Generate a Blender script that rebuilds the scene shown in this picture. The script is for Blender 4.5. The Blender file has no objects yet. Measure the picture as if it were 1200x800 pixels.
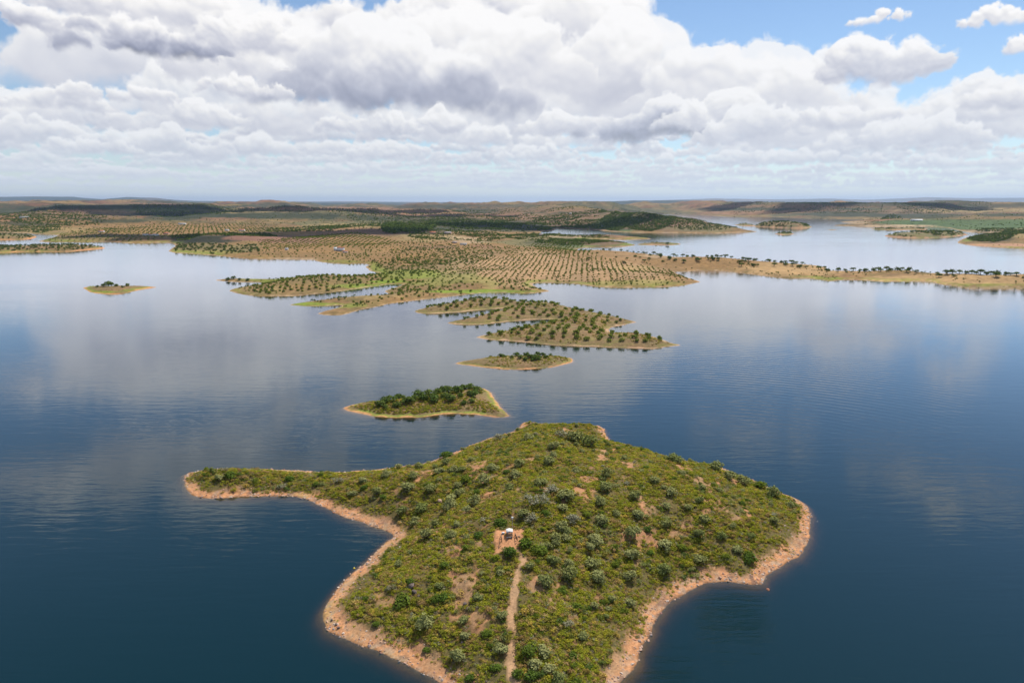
import bpy, bmesh, math, time, random
import numpy as np
from mathutils import Vector, Matrix
T_START = time.time()
R = math.radians
scene = bpy.context.scene
COL = scene.collection

# ================= camera =================
H = 100.0                                   # drone height over the lake, metres
PITCH = math.atan(162/800)
cam_d = bpy.data.cameras.new('camera'); cam = bpy.data.objects.new('camera', cam_d); COL.objects.link(cam)
cam_d.sensor_width = 36; cam_d.lens = 24; cam_d.clip_start = .5; cam_d.clip_end = 200000
cam.location = (0, 0, H); cam.rotation_euler = (math.pi/2-PITCH, 0, 0)
scene.camera = cam

# ================= sun and exposure =================
SUN_EL, SUN_AZ = 55.0, 35.0                 # azimuth clockwise from the view direction (+Y)
sd = bpy.data.lights.new('sun', 'SUN'); sun = bpy.data.objects.new('sun', sd); COL.objects.link(sun)
sd.energy = 5.0; sd.angle = R(.53); sd.color = (1, .94, .84)
sun.rotation_euler = (R(90-SUN_EL), 0, R(180-SUN_AZ))
sun.location = (0, 0, 900)
vs = scene.view_settings
vs.view_transform = 'Standard'; vs.look = 'None'; vs.exposure = 0; vs.gamma = 1
scene.render.engine = 'CYCLES'
cy = scene.cycles
cy.use_denoising = True; cy.max_bounces = 8; cy.transparent_max_bounces = 16; cy.volume_bounces = 0
cy.diffuse_bounces = 2; cy.glossy_bounces = 3; cy.caustics_reflective = False; cy.caustics_refractive = False
cy.sample_clamp_indirect = 6

# ================= clouds of the sky (computed) =================
def photo_dir(x, y):
    """photo pixel -> azimuth, elevation in degrees"""
    dx = (x-600)/800; u = (400-y)/800
    cp, sp = math.cos(PITCH), math.sin(PITCH)
    vy = cp+u*sp; vz = -sp+u*cp
    return math.degrees(math.atan2(dx, vy)), math.degrees(math.atan2(vz, math.hypot(dx, vy)))
def smooth_noise(n, cells, rs):
    P = rs.rand(cells, cells).astype(np.float32)
    g = np.arange(n)/n*cells
    i = g.astype(int); t = g-i; t = (t*t*(3-2*t)).astype(np.float32)
    A = P[i % cells]*(1-t)[:,None]+P[(i+1) % cells]*t[:,None]
    return A[:, i % cells]*(1-t)[None]+A[:, (i+1) % cells]*t[None]
def billow_noise(n, pts, rs):
    P = rs.rand(pts, pts, 2)
    g = (np.arange(n)+.5)/n*pts
    X, Y = np.meshgrid(g, g, indexing='ij')
    cx, cy = X.astype(int), Y.astype(int)
    best = np.full(X.shape, 9., np.float32)
    for i in (-1,0,1):
        for j in (-1,0,1):
            q = P[(cx+i) % pts, (cy+j) % pts]
            best = np.minimum(best, (cx+i+q[...,0]-X)**2+(cy+j+q[...,1]-Y)**2)
    return np.sqrt(np.clip(1-best, 0, 1)).astype(np.float32)
NT = 512
def tiles():
    rs = np.random.RandomState(5)
    f = sum(smooth_noise(NT, c, rs)*a for c, a in ((8,.5),(16,.27),(32,.14),(64,.08),(128,.05)))
    g = sum(smooth_noise(NT, c, rs)*a for c, a in ((8,.5),(16,.27),(32,.14),(64,.08),(128,.05)))
    b = .5*billow_noise(NT, 12, rs)+.28*billow_noise(NT, 26, rs)+.15*billow_noise(NT, 54, rs)+.08*billow_noise(NT, 110, rs)
    return [(q-q.mean())/q.std() for q in (f, g, b)]
def tap(T, x, y):
    x = x % NT; y = y % NT
    i = x.astype(np.int32); j = y.astype(np.int32); fx = x-i; fy = y-j
    i %= NT; j %= NT; i1 = (i+1) % NT; j1 = (j+1) % NT
    return (T[i,j]*(1-fy)+T[i,j1]*fy)*(1-fx)+(T[i1,j]*(1-fy)+T[i1,j1]*fy)*fx
AZ0, AZ1, EL0, EL1, STEP = -75., 75., -1., 47., .075
CW, CH = int((AZ1-AZ0)/STEP), int((EL1-EL0)/STEP)
# main clouds: photo x centre, y of the flat base, half width, height, darkness of the base, seed
BIG = [
 (330,60,150,90,.75,54),(470,60,170,120,.6,55),(690,70,110,120,.25,56),
 (330,110,260,150,.30,50),(560,100,200,160,.30,51),(130,20,130,50,.35,52),(240,40,110,70,.35,53),
 (760,150,120,150,.30,5),(640,150,130,160,.30,6),(1090,165,150,100,.30,10),(900,165,150,130,.25,8),(500,165,140,110,.25,3),(-40,150,130,60,.4,4),(90,150,160,62,.35,17),(280,150,140,85,.35,16),
 (700,120,110,115,.35,15),(600,110,80,110,.30,5),(850,135,95,110,.30,43),(940,140,75,95,.30,45),
 (300,95,95,80,.30,7),(180,66,95,62,1.4,2),(60,34,120,46,.75,9),(290,60,70,55,.40,19),
 (400,120,100,70,.9,31),(470,125,165,118,1.15,1),
 (760,162,95,62,1.6,7),(830,150,70,52,.35,33),(905,168,100,58,.45,12),(1025,93,84,64,.55,9),
 (1120,150,110,58,.40,11),(1190,132,80,50,.50,28),(985,150,70,40,.45,29),(1060,172,120,40,.45,26),
 (60,128,75,34,.45,18),(140,120,70,30,.40,21),(20,165,100,38,.50,22),(215,146,75,38,.45,37),(215,182,120,36,.65,20),(110,178,60,24,.4,23),(290,112,60,30,.45,35),
 (435,156,62,32,.60,14),(530,158,58,32,.40,38),(340,180,80,28,.45,24),(590,172,60,30,.4,13),(480,186,80,22,.40,27),(660,156,48,36,.35,39),(640,188,60,22,.4,30),(700,200,60,18,.35,32),(830,192,90,20,.4,36),(960,192,80,20,.4,42),(1120,196,90,20,.4,46),(380,204,80,16,.35,47),(130,206,80,16,.35,48),
 (1028,26,42,16,.08,40),(1165,30,52,26,.12,41),(1205,62,32,26,.25,42),
]
def draw_cloud(cv, T, cx, base, hw, ht, dark, seed, rng, soft=1.):
    """cx, base, hw, ht in degrees; composites one cumulus over the canvas cv (premultiplied rgb + alpha)"""
    F, G, B = T
    m = .35*ht+.4
    x0 = max(0, int((cx-hw*1.25-AZ0)/STEP)); x1 = min(CW, int((cx+hw*1.25-AZ0)/STEP)+1)
    y0 = max(0, int((base-m*.5-EL0)/STEP)); y1 = min(CH, int((base+ht*1.35-EL0)/STEP)+1)
    if x1-x0 < 3 or y1-y0 < 2: return
    ax = AZ0+(np.arange(x0, x1)+.5)*STEP; ay = EL0+(np.arange(y0, y1)+.5)*STEP
    X, Y = np.meshgrid(ax.astype(np.float32), ay.astype(np.float32))
    sc = NT/(max(ht, 1.)*3.2+3)        # noise tile per degrees
    ox, oy = rng.rand(2)*NT
    # warp
    w1 = tap(F, X*sc*.6+ox, Y*sc*.6+oy); w2 = tap(G, X*sc*.6+ox, Y*sc*.6+oy)
    k = .085*min(ht, 4)
    Xw = X+w1*k; Yw = Y+w2*k*.8
    # puffs: upper ones behind, lower ones in front
    n = int(np.clip(10+hw/ht*9, 12, 60))
    Hf = np.full(X.shape, -9., np.float32)
    for i in range(n):
        u = rng.uniform(-1, 1); prof = (1-abs(u)**2.2)**.6
        prof *= .72+.35*math.sin(seed*1.7+u*3.1+i*.05)
        v = rng.uniform(0.02, 1)**.8*prof
        r = ht*(.15+.24*rng.rand()**1.5)*(.5+.65*prof)
        px = cx+u*(hw-r*.6); py = base+max(v*(ht-r), r*.35)
        d2 = ((Xw-px)/r/1.25)**2+((Yw-py)/r)**2
        z = r*np.sqrt(np.maximum(1-d2, 0))+np.where(d2 > 1, -(np.sqrt(d2)-1)*r, 0)+.9*r*(1-v)*.5
        Hf = np.maximum(Hf, z)
    bl = tap(B, Xw*sc+oy, Yw*sc+ox)
    bl2 = tap(B, Xw*sc*2.6+ox, Yw*sc*2.6+oy)
    fb = tap(F, X*sc*2+oy, Y*sc*2+ox)
    amp = .038*ht+.02
    Hf = Hf+(bl*.75+bl2*.32+fb*.35)*amp
    # flat base
    hb = (Y-base)+.06*ht*w1+.03*ht*fb
    inside = np.minimum(Hf/(.055*ht+.07), hb/(.10*ht+.10)+.3)
    al = np.clip(inside*.55/soft+.25, 0, 1); al = al*al*(3-2*al)
    # light on the billows: broad forms first, fine relief faint
    def blur(A, r):
        r = max(1, int(r/STEP))
        for ax in (0, 1):
            if A.shape[ax] < 3: continue
            P = np.concatenate([np.repeat(A.take([0], ax), r, ax), A, np.repeat(A.take([-1], ax), r, ax)], ax)
            c = np.cumsum(P, ax, dtype=np.float64)
            n_ = A.shape[ax]; i = np.arange(n_)
            A = ((c.take(i+2*r, ax)-c.take(np.maximum(i-1, 0), ax))/(2*r+1)).astype(np.float32)
        return A
    def lamp(Hh, k):
        gy, gx = np.gradient(Hh, STEP)
        n_ = 1/np.sqrt(1+(gx*k)**2+(gy*k)**2)
        return np.clip((-gy*k*.85-gx*k*.25+.45)*n_, -1, 1)
    Hs = np.maximum(Hf, -.1)
    lit = .55*lamp(blur(blur(Hs, .10*ht), .10*ht), 1.)+.36*lamp(blur(Hs, .04*ht), .6)+.08*lamp(Hf, .3)
    hr = np.clip((Y-base)/ht, 0, 1.2)
    up = np.clip(hr*1.3+.10*w1+.07*fb+.03*bl, 0, 1)
    up = up*up*(3-2*up)
    thick = np.clip(Hf/(.40*ht), 0, 1)
    v = .90+.17*(lit-.45)*(.55+.6*up)
    v = v-dark*.30*(1-up)*(.30+.70*thick)
    v = v+.05*(1-thick)*up+.03
    v = np.clip(v, .3, 1.)
    shade = np.clip((.95-v)/.4, 0, 1)[...,None]
    rgb = v[...,None]*(np.array([1.,.99,.985])*(1-shade)+np.array([.87,.905,1.08])*shade)
    rgb = rgb**1.85*1.03
    # air between
    e = max(base, .3)
    far = math.exp(-e/4.2)
    hz = np.array([.68,.75,.83])
    rgb = rgb*(1-far*.8)+hz*far*.8
    al = (al*(1-.25*far))[...,None]
    P = cv[y0:y1, x0:x1]
    P[..., :3] = rgb*al+P[..., :3]*(1-al)
    P[..., 3:] = al+P[..., 3:]*(1-al)
def cloud_canvas():
    T = tiles(); rng = np.random.RandomState(21)
    cv = np.zeros((CH, CW, 4), np.float32)
    L = []
    # low rows towards the horizon
    e = 1.15
    while e < 5.8:
        w = .9+.42*e
        a = -75+rng.rand()*w*2
        while a < 75:
            k = rng.uniform(.6, 1.5)
            inside = abs(a) < 40
            L.append((a, e+rng.uniform(-.25, .25)*w*.4, w*k, w*rng.uniform(.32, .6)*k*(1 if e > 3 else .8), rng.uniform(.3, .65), rng.randint(99)))
            a += w*rng.uniform(.9, 1.9)
        e += .25+.10*e
    BL = []
    for (x, y, hw, ht, dk, sd) in BIG:
        a, el = photo_dir(x, y); a2, _ = photo_dir(x+hw, y); _, e2 = photo_dir(x, y-ht)
        BL.append((a, el, abs(a2-a), e2-el, dk, sd))
    # beyond the frame
    for i in range(60):
        a = rng.uniform(-75, 75); el = rng.uniform(9, 46)
        if el > 17 or (a < 0 and el > 12.5): continue
        if abs(a) < 38 and el < 14.5: continue
        if -42 < a < 44 and el > 21.5: continue
        if a > 2 and a < 40 and el < 34: continue
        if abs(a+24) < 11 and 14 < el < 18: continue
        w = rng.uniform(4, 10); L.append((a, el, w, w*rng.uniform(.4, .6), rng.uniform(.5, 1.2), rng.randint(99)))
    for (a, el, w, h, d) in ((-24,19,10,5,.8),(-36,17.5,8,4,.7),(-12,15.2,9,4,.6),(-26,17,7,3,.4),(-3,18,7,4,.8),(-14,21,9,5,.9),(20,17.5,5,2,.3),(33,19,6,3,.5)):
        L.append((a, el, w, h, d, 7))
    L.sort(key=lambda c: c[1])
    for c in L+BL: draw_cloud(cv, T, *c, rng)
    # thin veil of bright haze low in the sky
    e = EL0+(np.arange(CH)+.5)*STEP
    va = (.93*np.exp(-(np.maximum(e, 0)/2.2)**1.2)+.05*np.exp(-e/12.)).astype(np.float32)
    va = np.clip(va, 0, .95)[:,None,None]
    cv[..., :3] = cv[..., :3]*(1-va)+np.array([.70,.775,.865], np.float32)*va
    cv[..., 3:] = cv[..., 3:]*(1-va)+va
    return cv

# ================= world =================
def build_world():
    cv = cloud_canvas()
    a = np.maximum(cv[..., 3:], 1e-3)
    rgb = cv[..., :3]/a
    buf = np.concatenate([rgb, cv[..., 3:]], -1).astype(np.float32)
    img = bpy.data.images.new('cloud_field', CW, CH, alpha=True, float_buffer=True)
    img.colorspace_settings.name = 'Non-Color'; img.alpha_mode = 'CHANNEL_PACKED'
    img.pixels.foreach_set(buf.ravel()); img.update(); img.pack()
    w = bpy.data.worlds.new('World'); scene.world = w; w.use_nodes = True
    nt = w.node_tree; N = nt.nodes; Lk = nt.links; N.clear()
    def nd(t, **k):
        n = N.new(t)
        for a_, b_ in k.items(): setattr(n, a_, b_)
        return n
    def mth(op, x, y=None):
        n = nd('ShaderNodeMath', operation=op)
        for i, q in enumerate((x, y)):
            if q is None: continue
            if isinstance(q, (int, float)): n.inputs[i].default_value = q
            else: Lk.new(q, n.inputs[i])
        return n.outputs[0]
    out = nd('ShaderNodeOutputWorld')
    sky = nd('ShaderNodeTexSky', sky_type='NISHITA', sun_disc=False)
    sky.sun_elevation = R(SUN_EL); sky.sun_rotation = R(SUN_AZ); sky.altitude = 300; sky.air_density = 1.; sky.dust_density = SKY_DUST; sky.ozone_density = 4.
    b1 = nd('ShaderNodeBackground'); b1.inputs[1].default_value = SKY_STRENGTH; Lk.new(sky.outputs[0], b1.inputs[0])
    tc = nd('ShaderNodeTexCoord'); sp = nd('ShaderNodeSeparateXYZ'); Lk.new(tc.outputs['Generated'], sp.inputs[0])
    X, Y, Z = sp.outputs
    az = mth('ARCTAN2', X, Y); el = mth('ARCSINE', Z)
    u = mth('DIVIDE', mth('SUBTRACT', mth('MULTIPLY', az, 180/math.pi), AZ0), AZ1-AZ0)
    v = mth('DIVIDE', mth('SUBTRACT', mth('MULTIPLY', el, 180/math.pi), EL0), EL1-EL0)
    cb = nd('ShaderNodeCombineXYZ'); Lk.new(u, cb.inputs[0]); Lk.new(v, cb.inputs[1])
    im = nd('ShaderNodeTexImage', image=img, extension='CLIP', interpolation='Linear'); Lk.new(cb.outputs[0], im.inputs[0])
    # the same broken cumulus all round: noise on a flat layer, where the computed field ends
    zc = mth('MAXIMUM', Z, .03)
    cb2 = nd('ShaderNodeCombineXYZ'); Lk.new(mth('DIVIDE', X, zc), cb2.inputs[0]); Lk.new(mth('DIVIDE', Y, zc), cb2.inputs[1])
    nz = nd('ShaderNodeTexNoise'); nz.inputs['Scale'].default_value = 1.3; nz.inputs['Detail'].default_value = 7; nz.inputs['Roughness'].default_value = .55
    Lk.new(cb2.outputs[0], nz.inputs['Vector'])
    rp = nd('ShaderNodeValToRGB'); rp.color_ramp.elements[0].position = .49; rp.color_ramp.elements[1].position = .60; Lk.new(nz.outputs[0], rp.inputs[0])
    rc = nd('ShaderNodeValToRGB'); rc.color_ramp.elements[0].position = .52; rc.color_ramp.elements[0].color = (.82,.82,.83,1); rc.color_ramp.elements[1].position = .74; rc.color_ramp.elements[1].color = (.42,.45,.52,1); Lk.new(nz.outputs[0], rc.inputs[0])
    # 1 inside the computed field, 0 outside, soft edge of four degrees
    e1 = mth('MULTIPLY', mth('MINIMUM', u, mth('SUBTRACT', 1, u)), 30)
    e2 = mth('MULTIPLY', mth('SUBTRACT', 1, v), 9)
    m = mth('MINIMUM', mth('MAXIMUM', mth('MINIMUM', e1, e2), 0), 1)
    am = mth('ADD', mth('MULTIPLY', im.outputs[1], m), mth('MULTIPLY', mth('MULTIPLY', rp.outputs[0], mth('GREATER_THAN', Z, .0)), mth('SUBTRACT', 1, m)))
    mc = nd('ShaderNodeMix', data_type='RGBA'); Lk.new(m, mc.inputs[0]); Lk.new(rc.outputs[0], mc.inputs[6]); Lk.new(im.outputs[0], mc.inputs[7])
    b2 = nd('ShaderNodeBackground'); b2.inputs[1].default_value = 1.0; Lk.new(mc.outputs[2], b2.inputs[0])
    mx = nd('ShaderNodeMixShader'); Lk.new(am, mx.inputs[0]); Lk.new(b1.outputs[0], mx.inputs[1]); Lk.new(b2.outputs[0], mx.inputs[2])
    Lk.new(mx.outputs[0], out.inputs[0])
SKY_STRENGTH, SKY_DUST = .115, .1
build_world()
TN = tiles()

# ================= helpers =================
CP, SP = math.cos(PITCH), math.sin(PITCH)
def at(x, y, z=0.):
    """point of height z seen at photo pixel (x, y) of the 1200x800 photograph"""
    dx = (x-600)/800; u = (400-y)/800
    vy = CP+u*SP; vz = -SP+u*CP
    t = (z-H)/vz
    return (dx*t, vy*t, z)
def row_of(D):
    """photo row of lake level at forward distance D"""
    a = math.atan2(H, D)-PITCH
    return 400+800*math.tan(a)
def col_x(px, D):
    """x of photo column px on the lake at forward distance D"""
    y = row_of(D); u = (400-y)/800
    vz = -SP+u*CP
    return (px-600)/800*(-H/vz)
def fbm(x, y, size, off=0.):
    """soft noise, about -1..1 (std ~ .6), feature size in metres"""
    k = 64./size
    return tap(TN[0], x*k+off*97.3, y*k+off*53.1)*.6
def lod(x, y, size, a, off=0.):
    """fbm whose feature size doubles in steps as a (an array) doubles"""
    x = np.asarray(x, float); y = np.asarray(y, float)
    la = np.log2(np.broadcast_to(a, x.shape)); k0 = np.floor(la); f = la-k0
    out = np.zeros(x.shape)
    for k in np.unique(k0):
        m = k0 == k
        for kk, w in ((k, 1-f[m]), (k+1, f[m])):
            out[m] += w*fbm(x[m], y[m], size*2.**kk, off+.37*kk)
    return out
def billow(x, y, size, off=0.):
    k = 43./size
    return tap(TN[2], x*k+off*31.7, y*k+off*71.9)*.6
def spline(P, n=4, closed=True):
    P = np.array(P, float); m = len(P); out = []
    rng_ = range(m if closed else m-1)
    for i in rng_:
        p0, p1, p2, p3 = P[(i-1) % m] if closed or i else P[0], P[i], P[(i+1) % m], P[(i+2) % m] if closed or i+2 < m else P[-1]
        for k in range(n):
            t = k/n
            q = .5*((2*p1)+(-p0+p2)*t+(2*p0-5*p1+4*p2-p3)*t*t+(-p0+3*p1-3*p2+p3)*t**3)
            out.append(q*.8+(p1*(1-t)+p2*t)*.2)
    if not closed: out.append(P[-1])
    return np.array(out)
def to_world(P):
    return np.array([at(x, max(y, 239.2))[:2] for x, y in P])
def sdf(px, py, W):
    """signed distance (inside positive) of points to the closed polygon W"""
    px = np.asarray(px, np.float32); py = np.asarray(py, np.float32)
    best = np.full(px.shape, 1e12, np.float32); ins = np.zeros(px.shape, bool)
    n = len(W)
    for i in range(n):
        ax, ay = W[i]; bx, by = W[(i+1) % n]
        ex, ey = bx-ax, by-ay
        L = ex*ex+ey*ey
        if L < 1e-9: continue
        wx = px-np.float32(ax); wy = py-np.float32(ay)
        t = np.clip((wx*ex+wy*ey)/L, 0, 1)
        dx = wx-ex*t; dy = wy-ey*t
        np.minimum(best, dx*dx+dy*dy, out=best)
        if ay != by:
            c = ((ay > py) != (by > py)) & (px < (bx-ax)*(py-ay)/(by-ay)+ax)
            ins ^= c
    d = np.sqrt(best)
    return np.where(ins, d, -d)
def sstep(a, b, x):
    t = np.clip((x-a)/(b-a), 0, 1); return t*t*(3-2*t)
def mixc(A, B, t):
    return A*(1-t[..., None])+np.asarray(B, np.float32)*t[..., None]
def tag(o, label=None, cat=None, group=None, kind=None):
    if label: o['label'] = label
    if cat: o['category'] = cat
    if group: o['group'] = group
    if kind: o['kind'] = kind
    return o
def link(name, me, parent=None):
    o = bpy.data.objects.new(name, me); COL.objects.link(o)
    if parent is not None: o.parent = parent
    return o
def empty(name, loc, rz=0.):
    o = bpy.data.objects.new(name, None); COL.objects.link(o)
    o.location = loc; o.rotation_euler = (0, 0, rz); o.empty_display_size = .5
    return o
def mesh_np(name, V, F, mats, smooth=False, mi=None):
    """V n x 3, F m x k (k = 3 or 4)"""
    V = np.asarray(V, np.float32); F = np.asarray(F, np.int32)
    me = bpy.data.meshes.new(name); m, k = F.shape
    me.vertices.add(len(V)); me.vertices.foreach_set('co', V.ravel())
    me.loops.add(m*k); me.loops.foreach_set('vertex_index', F.ravel())
    me.polygons.add(m); me.polygons.foreach_set('loop_start', np.arange(m, dtype=np.int32)*k)
    if smooth: me.polygons.foreach_set('use_smooth', np.ones(m, bool))
    for q in (mats if isinstance(mats, (list, tuple)) else [mats]): me.materials.append(q)
    if mi is not None: me.polygons.foreach_set('material_index', np.asarray(mi, np.int32))
    me.update(calc_edges=True); me.validate()
    return me

# ================= materials =================
class Nodes:
    def __init__(s, name):
        s.m = bpy.data.materials.new(name); s.m.use_nodes = True
        s.t = s.m.node_tree; s.t.nodes.clear(); s.out = s.t.nodes.new('ShaderNodeOutputMaterial')
    def nd(s, t, ins=None, **k):
        n = s.t.nodes.new(t)
        for a, b in k.items(): setattr(n, a, b)
        for a, b in (ins or {}).items(): s.put(n, a, b)
        return n
    def put(s, n, a, b):
        if hasattr(b, 'is_output') or isinstance(b, bpy.types.NodeSocket): s.t.links.new(b, n.inputs[a])
        else: n.inputs[a].default_value = b
    def math(s, op, a, b=0., c=None):
        n = s.nd('ShaderNodeMath', {0: a, 1: b}, operation=op)
        if c is not None: s.put(n, 2, c)
        return n.outputs[0]
    def ramp(s, f, stops, interp='LINEAR'):
        n = s.nd('ShaderNodeValToRGB', {0: f}); cr = n.color_ramp; cr.interpolation = interp
        while len(cr.elements) < len(stops): cr.elements.new(.5)
        for e, (p, c) in zip(cr.elements, stops):
            e.position = p; e.color = (*c, 1) if len(c) == 3 else c
        return n.outputs[0]
    def noise(s, scale, detail=4, rough=.55, vec=None, dist=0.):
        n = s.nd('ShaderNodeTexNoise', {'Scale': scale, 'Detail': detail, 'Roughness': rough, 'Distortion': dist})
        if vec is not None: s.put(n, 'Vector', vec)
        return n.outputs[0]
    def mix(s, f, a, b, blend='MIX'):
        n = s.nd('ShaderNodeMix', data_type='RGBA', blend_type=blend)
        s.put(n, 0, f); s.put(n, 6, a); s.put(n, 7, b)
        return n.outputs[2]
    def done(s, shader, vol=None):
        s.t.links.new(shader, s.out.inputs[0])
        if vol is not None: s.t.links.new(vol, s.out.inputs[1])
        return s.m
def grey(v): return (v, v, v)
def mat_ground(name, fine, coarse, bump, contrast=.5):
    """colour from the vertices, broken up by noise of the given sizes in metres"""
    g = Nodes(name)
    tc = g.nd('ShaderNodeTexCoord').outputs['Object']
    col = g.nd('ShaderNodeAttribute', attribute_name='Col').outputs[0]
    n1 = g.noise(1/fine, 5, .65, tc); n2 = g.noise(1/coarse, 5, .6, tc)
    f1 = g.ramp(n1, [(.25, grey(1-contrast)), (.75, grey(1+contrast*.8))])
    f2 = g.ramp(n2, [(.3, (.82,.84,.86)), (.7, (1.18,1.14,1.1))])
    c = g.mix(1., g.mix(1., col, f1, 'MULTIPLY'), f2, 'MULTIPLY')
    bm = g.nd('ShaderNodeBump', {'Strength': .8, 'Distance': bump, 'Height': n1}).outputs[0]
    b = g.nd('ShaderNodeBsdfPrincipled', {'Base Color': c, 'Roughness': .95, 'Specular IOR Level': .15, 'Normal': bm})
    return g.done(b.outputs[0])
def mat_leaf(name, stops, transl=.25, rnd='Random'):
    g = Nodes(name)
    r = g.nd('ShaderNodeObjectInfo').outputs['Random']
    geo = g.nd('ShaderNodeNewGeometry').outputs['Random Per Island']
    c = g.ramp(r, stops)
    k = g.ramp(geo, [(0, grey(.62)), (1, grey(1.35))])
    c = g.mix(1., c, k, 'MULTIPLY')
    d = g.nd('ShaderNodeBsdfDiffuse', {0: c}).outputs[0]
    t = g.nd('ShaderNodeBsdfTranslucent', {0: g.mix(1., c, (1.1,1.15,.6,1), 'MULTIPLY')}).outputs[0]
    return g.done(g.nd('ShaderNodeMixShader', {0: transl, 1: d, 2: t}).outputs[0])
def mat_plain(name, col, rough=.8, var=.15, size=.4):
    g = Nodes(name)
    tc = g.nd('ShaderNodeTexCoord').outputs['Object']
    n = g.noise(1/size, 5, .6, tc)
    f = g.ramp(n, [(.3, grey(1-var)), (.7, grey(1+var))])
    c = g.mix(1., (*col, 1), f, 'MULTIPLY')
    return g.done(g.nd('ShaderNodeBsdfPrincipled', {'Base Color': c, 'Roughness': rough, 'Specular IOR Level': .3}).outputs[0])
def mat_rock():
    g = Nodes('shore_rock')
    r = g.nd('ShaderNodeObjectInfo').outputs['Random']
    tc = g.nd('ShaderNodeTexCoord').outputs['Object']
    c = g.ramp(r, [(0, (.50,.30,.20)), (.3, (.55,.36,.26)), (.5, (.42,.30,.23)), (.68, (.60,.50,.42)), (.82, (.30,.24,.22)), (.93, (.50,.22,.13)), (1, (.16,.12,.12))])
    f = g.ramp(g.noise(3.5, 5, .6, tc), [(.3, grey(.75)), (.7, grey(1.2))])
    return g.done(g.nd('ShaderNodeBsdfPrincipled', {'Base Color': g.mix(1., c, f, 'MULTIPLY'), 'Roughness': .9, 'Specular IOR Level': .2}).outputs[0])
def mat_water():
    g = Nodes('lake_water')
    tc = g.nd('ShaderNodeTexCoord').outputs['Object']
    def stretched(sx, sy, rz=0.):
        return g.nd('ShaderNodeMapping', {'Vector': tc, 'Scale': (sx, sy, 1), 'Rotation': (0, 0, rz)}).outputs[0]
    # long low ripples across the lake, in patches that come and go with the breeze
    w1 = g.noise(1., 3, .5, stretched(.05, .30, R(8)), .6)
    w2 = g.noise(1., 2, .5, stretched(.14, .62, R(-14)), .4)
    w3 = g.noise(1., 3, .6, stretched(.9, 1.7, R(20)))
    patch = g.ramp(g.noise(1., 4, .55, stretched(.0016, .0042, R(12)), .8), [(.36, grey(.10)), (.52, grey(.45)), (.66, grey(1.))])
    far = g.ramp(g.noise(1., 5, .6, stretched(.004, .016, R(-6)), .5), [(.40, grey(.35)), (.62, grey(1.))])
    k = g.math('MULTIPLY', patch, far)
    h = g.math('ADD', g.math('ADD', g.math('MULTIPLY', w1, .30), g.math('MULTIPLY', w2, .16)), g.math('MULTIPLY', w3, .035))
    h = g.math('MULTIPLY', h, g.math('ADD', g.math('MULTIPLY', k, .85), .30))
    # old wake rings crossing the open water right of the islets
    ctr = at(880, 640)
    rel = g.nd('ShaderNodeMapping', {'Vector': tc, 'Location': (-ctr[0], -ctr[1], 0)}).outputs[0]
    ring = g.nd('ShaderNodeTexWave', {'Vector': rel, 'Scale': .055, 'Distortion': 2.2, 'Detail': 2, 'Detail Scale': .3}, wave_type='RINGS', rings_direction='Z').outputs[1]
    mc_ = at(900, 445)
    off = g.nd('ShaderNodeVectorMath', {0: tc, 1: (mc_[0], mc_[1], 0)}, operation='DISTANCE').outputs['Value']
    msk = g.math('MAXIMUM', g.math('SUBTRACT', 1., g.math('DIVIDE', off, 120.)), 0.)
    h = g.math('ADD', h, g.math('MULTIPLY', g.math('MULTIPLY', ring, msk), .17))
    bm = g.nd('ShaderNodeBump', {'Strength': 1., 'Distance': WAVE, 'Height': h}).outputs[0]
    fr = g.math('ADD', g.math('MULTIPLY', g.nd('ShaderNodeFresnel', {'IOR': 1.46, 'Normal': bm}).outputs[0], .35), g.math('MULTIPLY', g.nd('ShaderNodeFresnel', {'IOR': 1.50}).outputs[0], .65))
    fr = g.math('MINIMUM', g.math('MULTIPLY', fr, g.math('ADD', g.math('MULTIPLY', fr, 1.05), .95)), .97)
    gl = g.nd('ShaderNodeBsdfAnisotropic', {'Color': (.94, .955, 1, 1), 'Roughness': .065, 'Normal': bm}, distribution='MULTI_GGX').outputs[0]
    body = g.nd('ShaderNodeBsdfDiffuse', {0: (.003, .056, .064, 1)}).outputs[0]
    tr = g.nd('ShaderNodeBsdfTransparent', {0: (1, 1, 1, 1)}).outputs[0]
    under = g.nd('ShaderNodeMixShader', {0: .30, 1: tr, 2: body}).outputs[0]
    sh = g.nd('ShaderNodeMixShader', {0: fr, 1: under, 2: gl}).outputs[0]
    vol = g.nd('ShaderNodeVolumeAbsorption', {'Color': (.66, .56, .14, 1), 'Density': 2.1}).outputs[0]
    return g.done(sh, vol)
WAVE = .34
M = {}
M['near'] = mat_ground('island_earth', .55, 7., .12, .42)
M['mid'] = mat_ground('islet_earth', 1.6, 16., .3, .40)
M['far'] = mat_ground('hill_earth', 7., 70., 1.2, .38)
M['water'] = mat_water()
M['bed'] = mat_plain('lake_mud', (.02,.045,.04), .95, .3, 6.)

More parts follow.
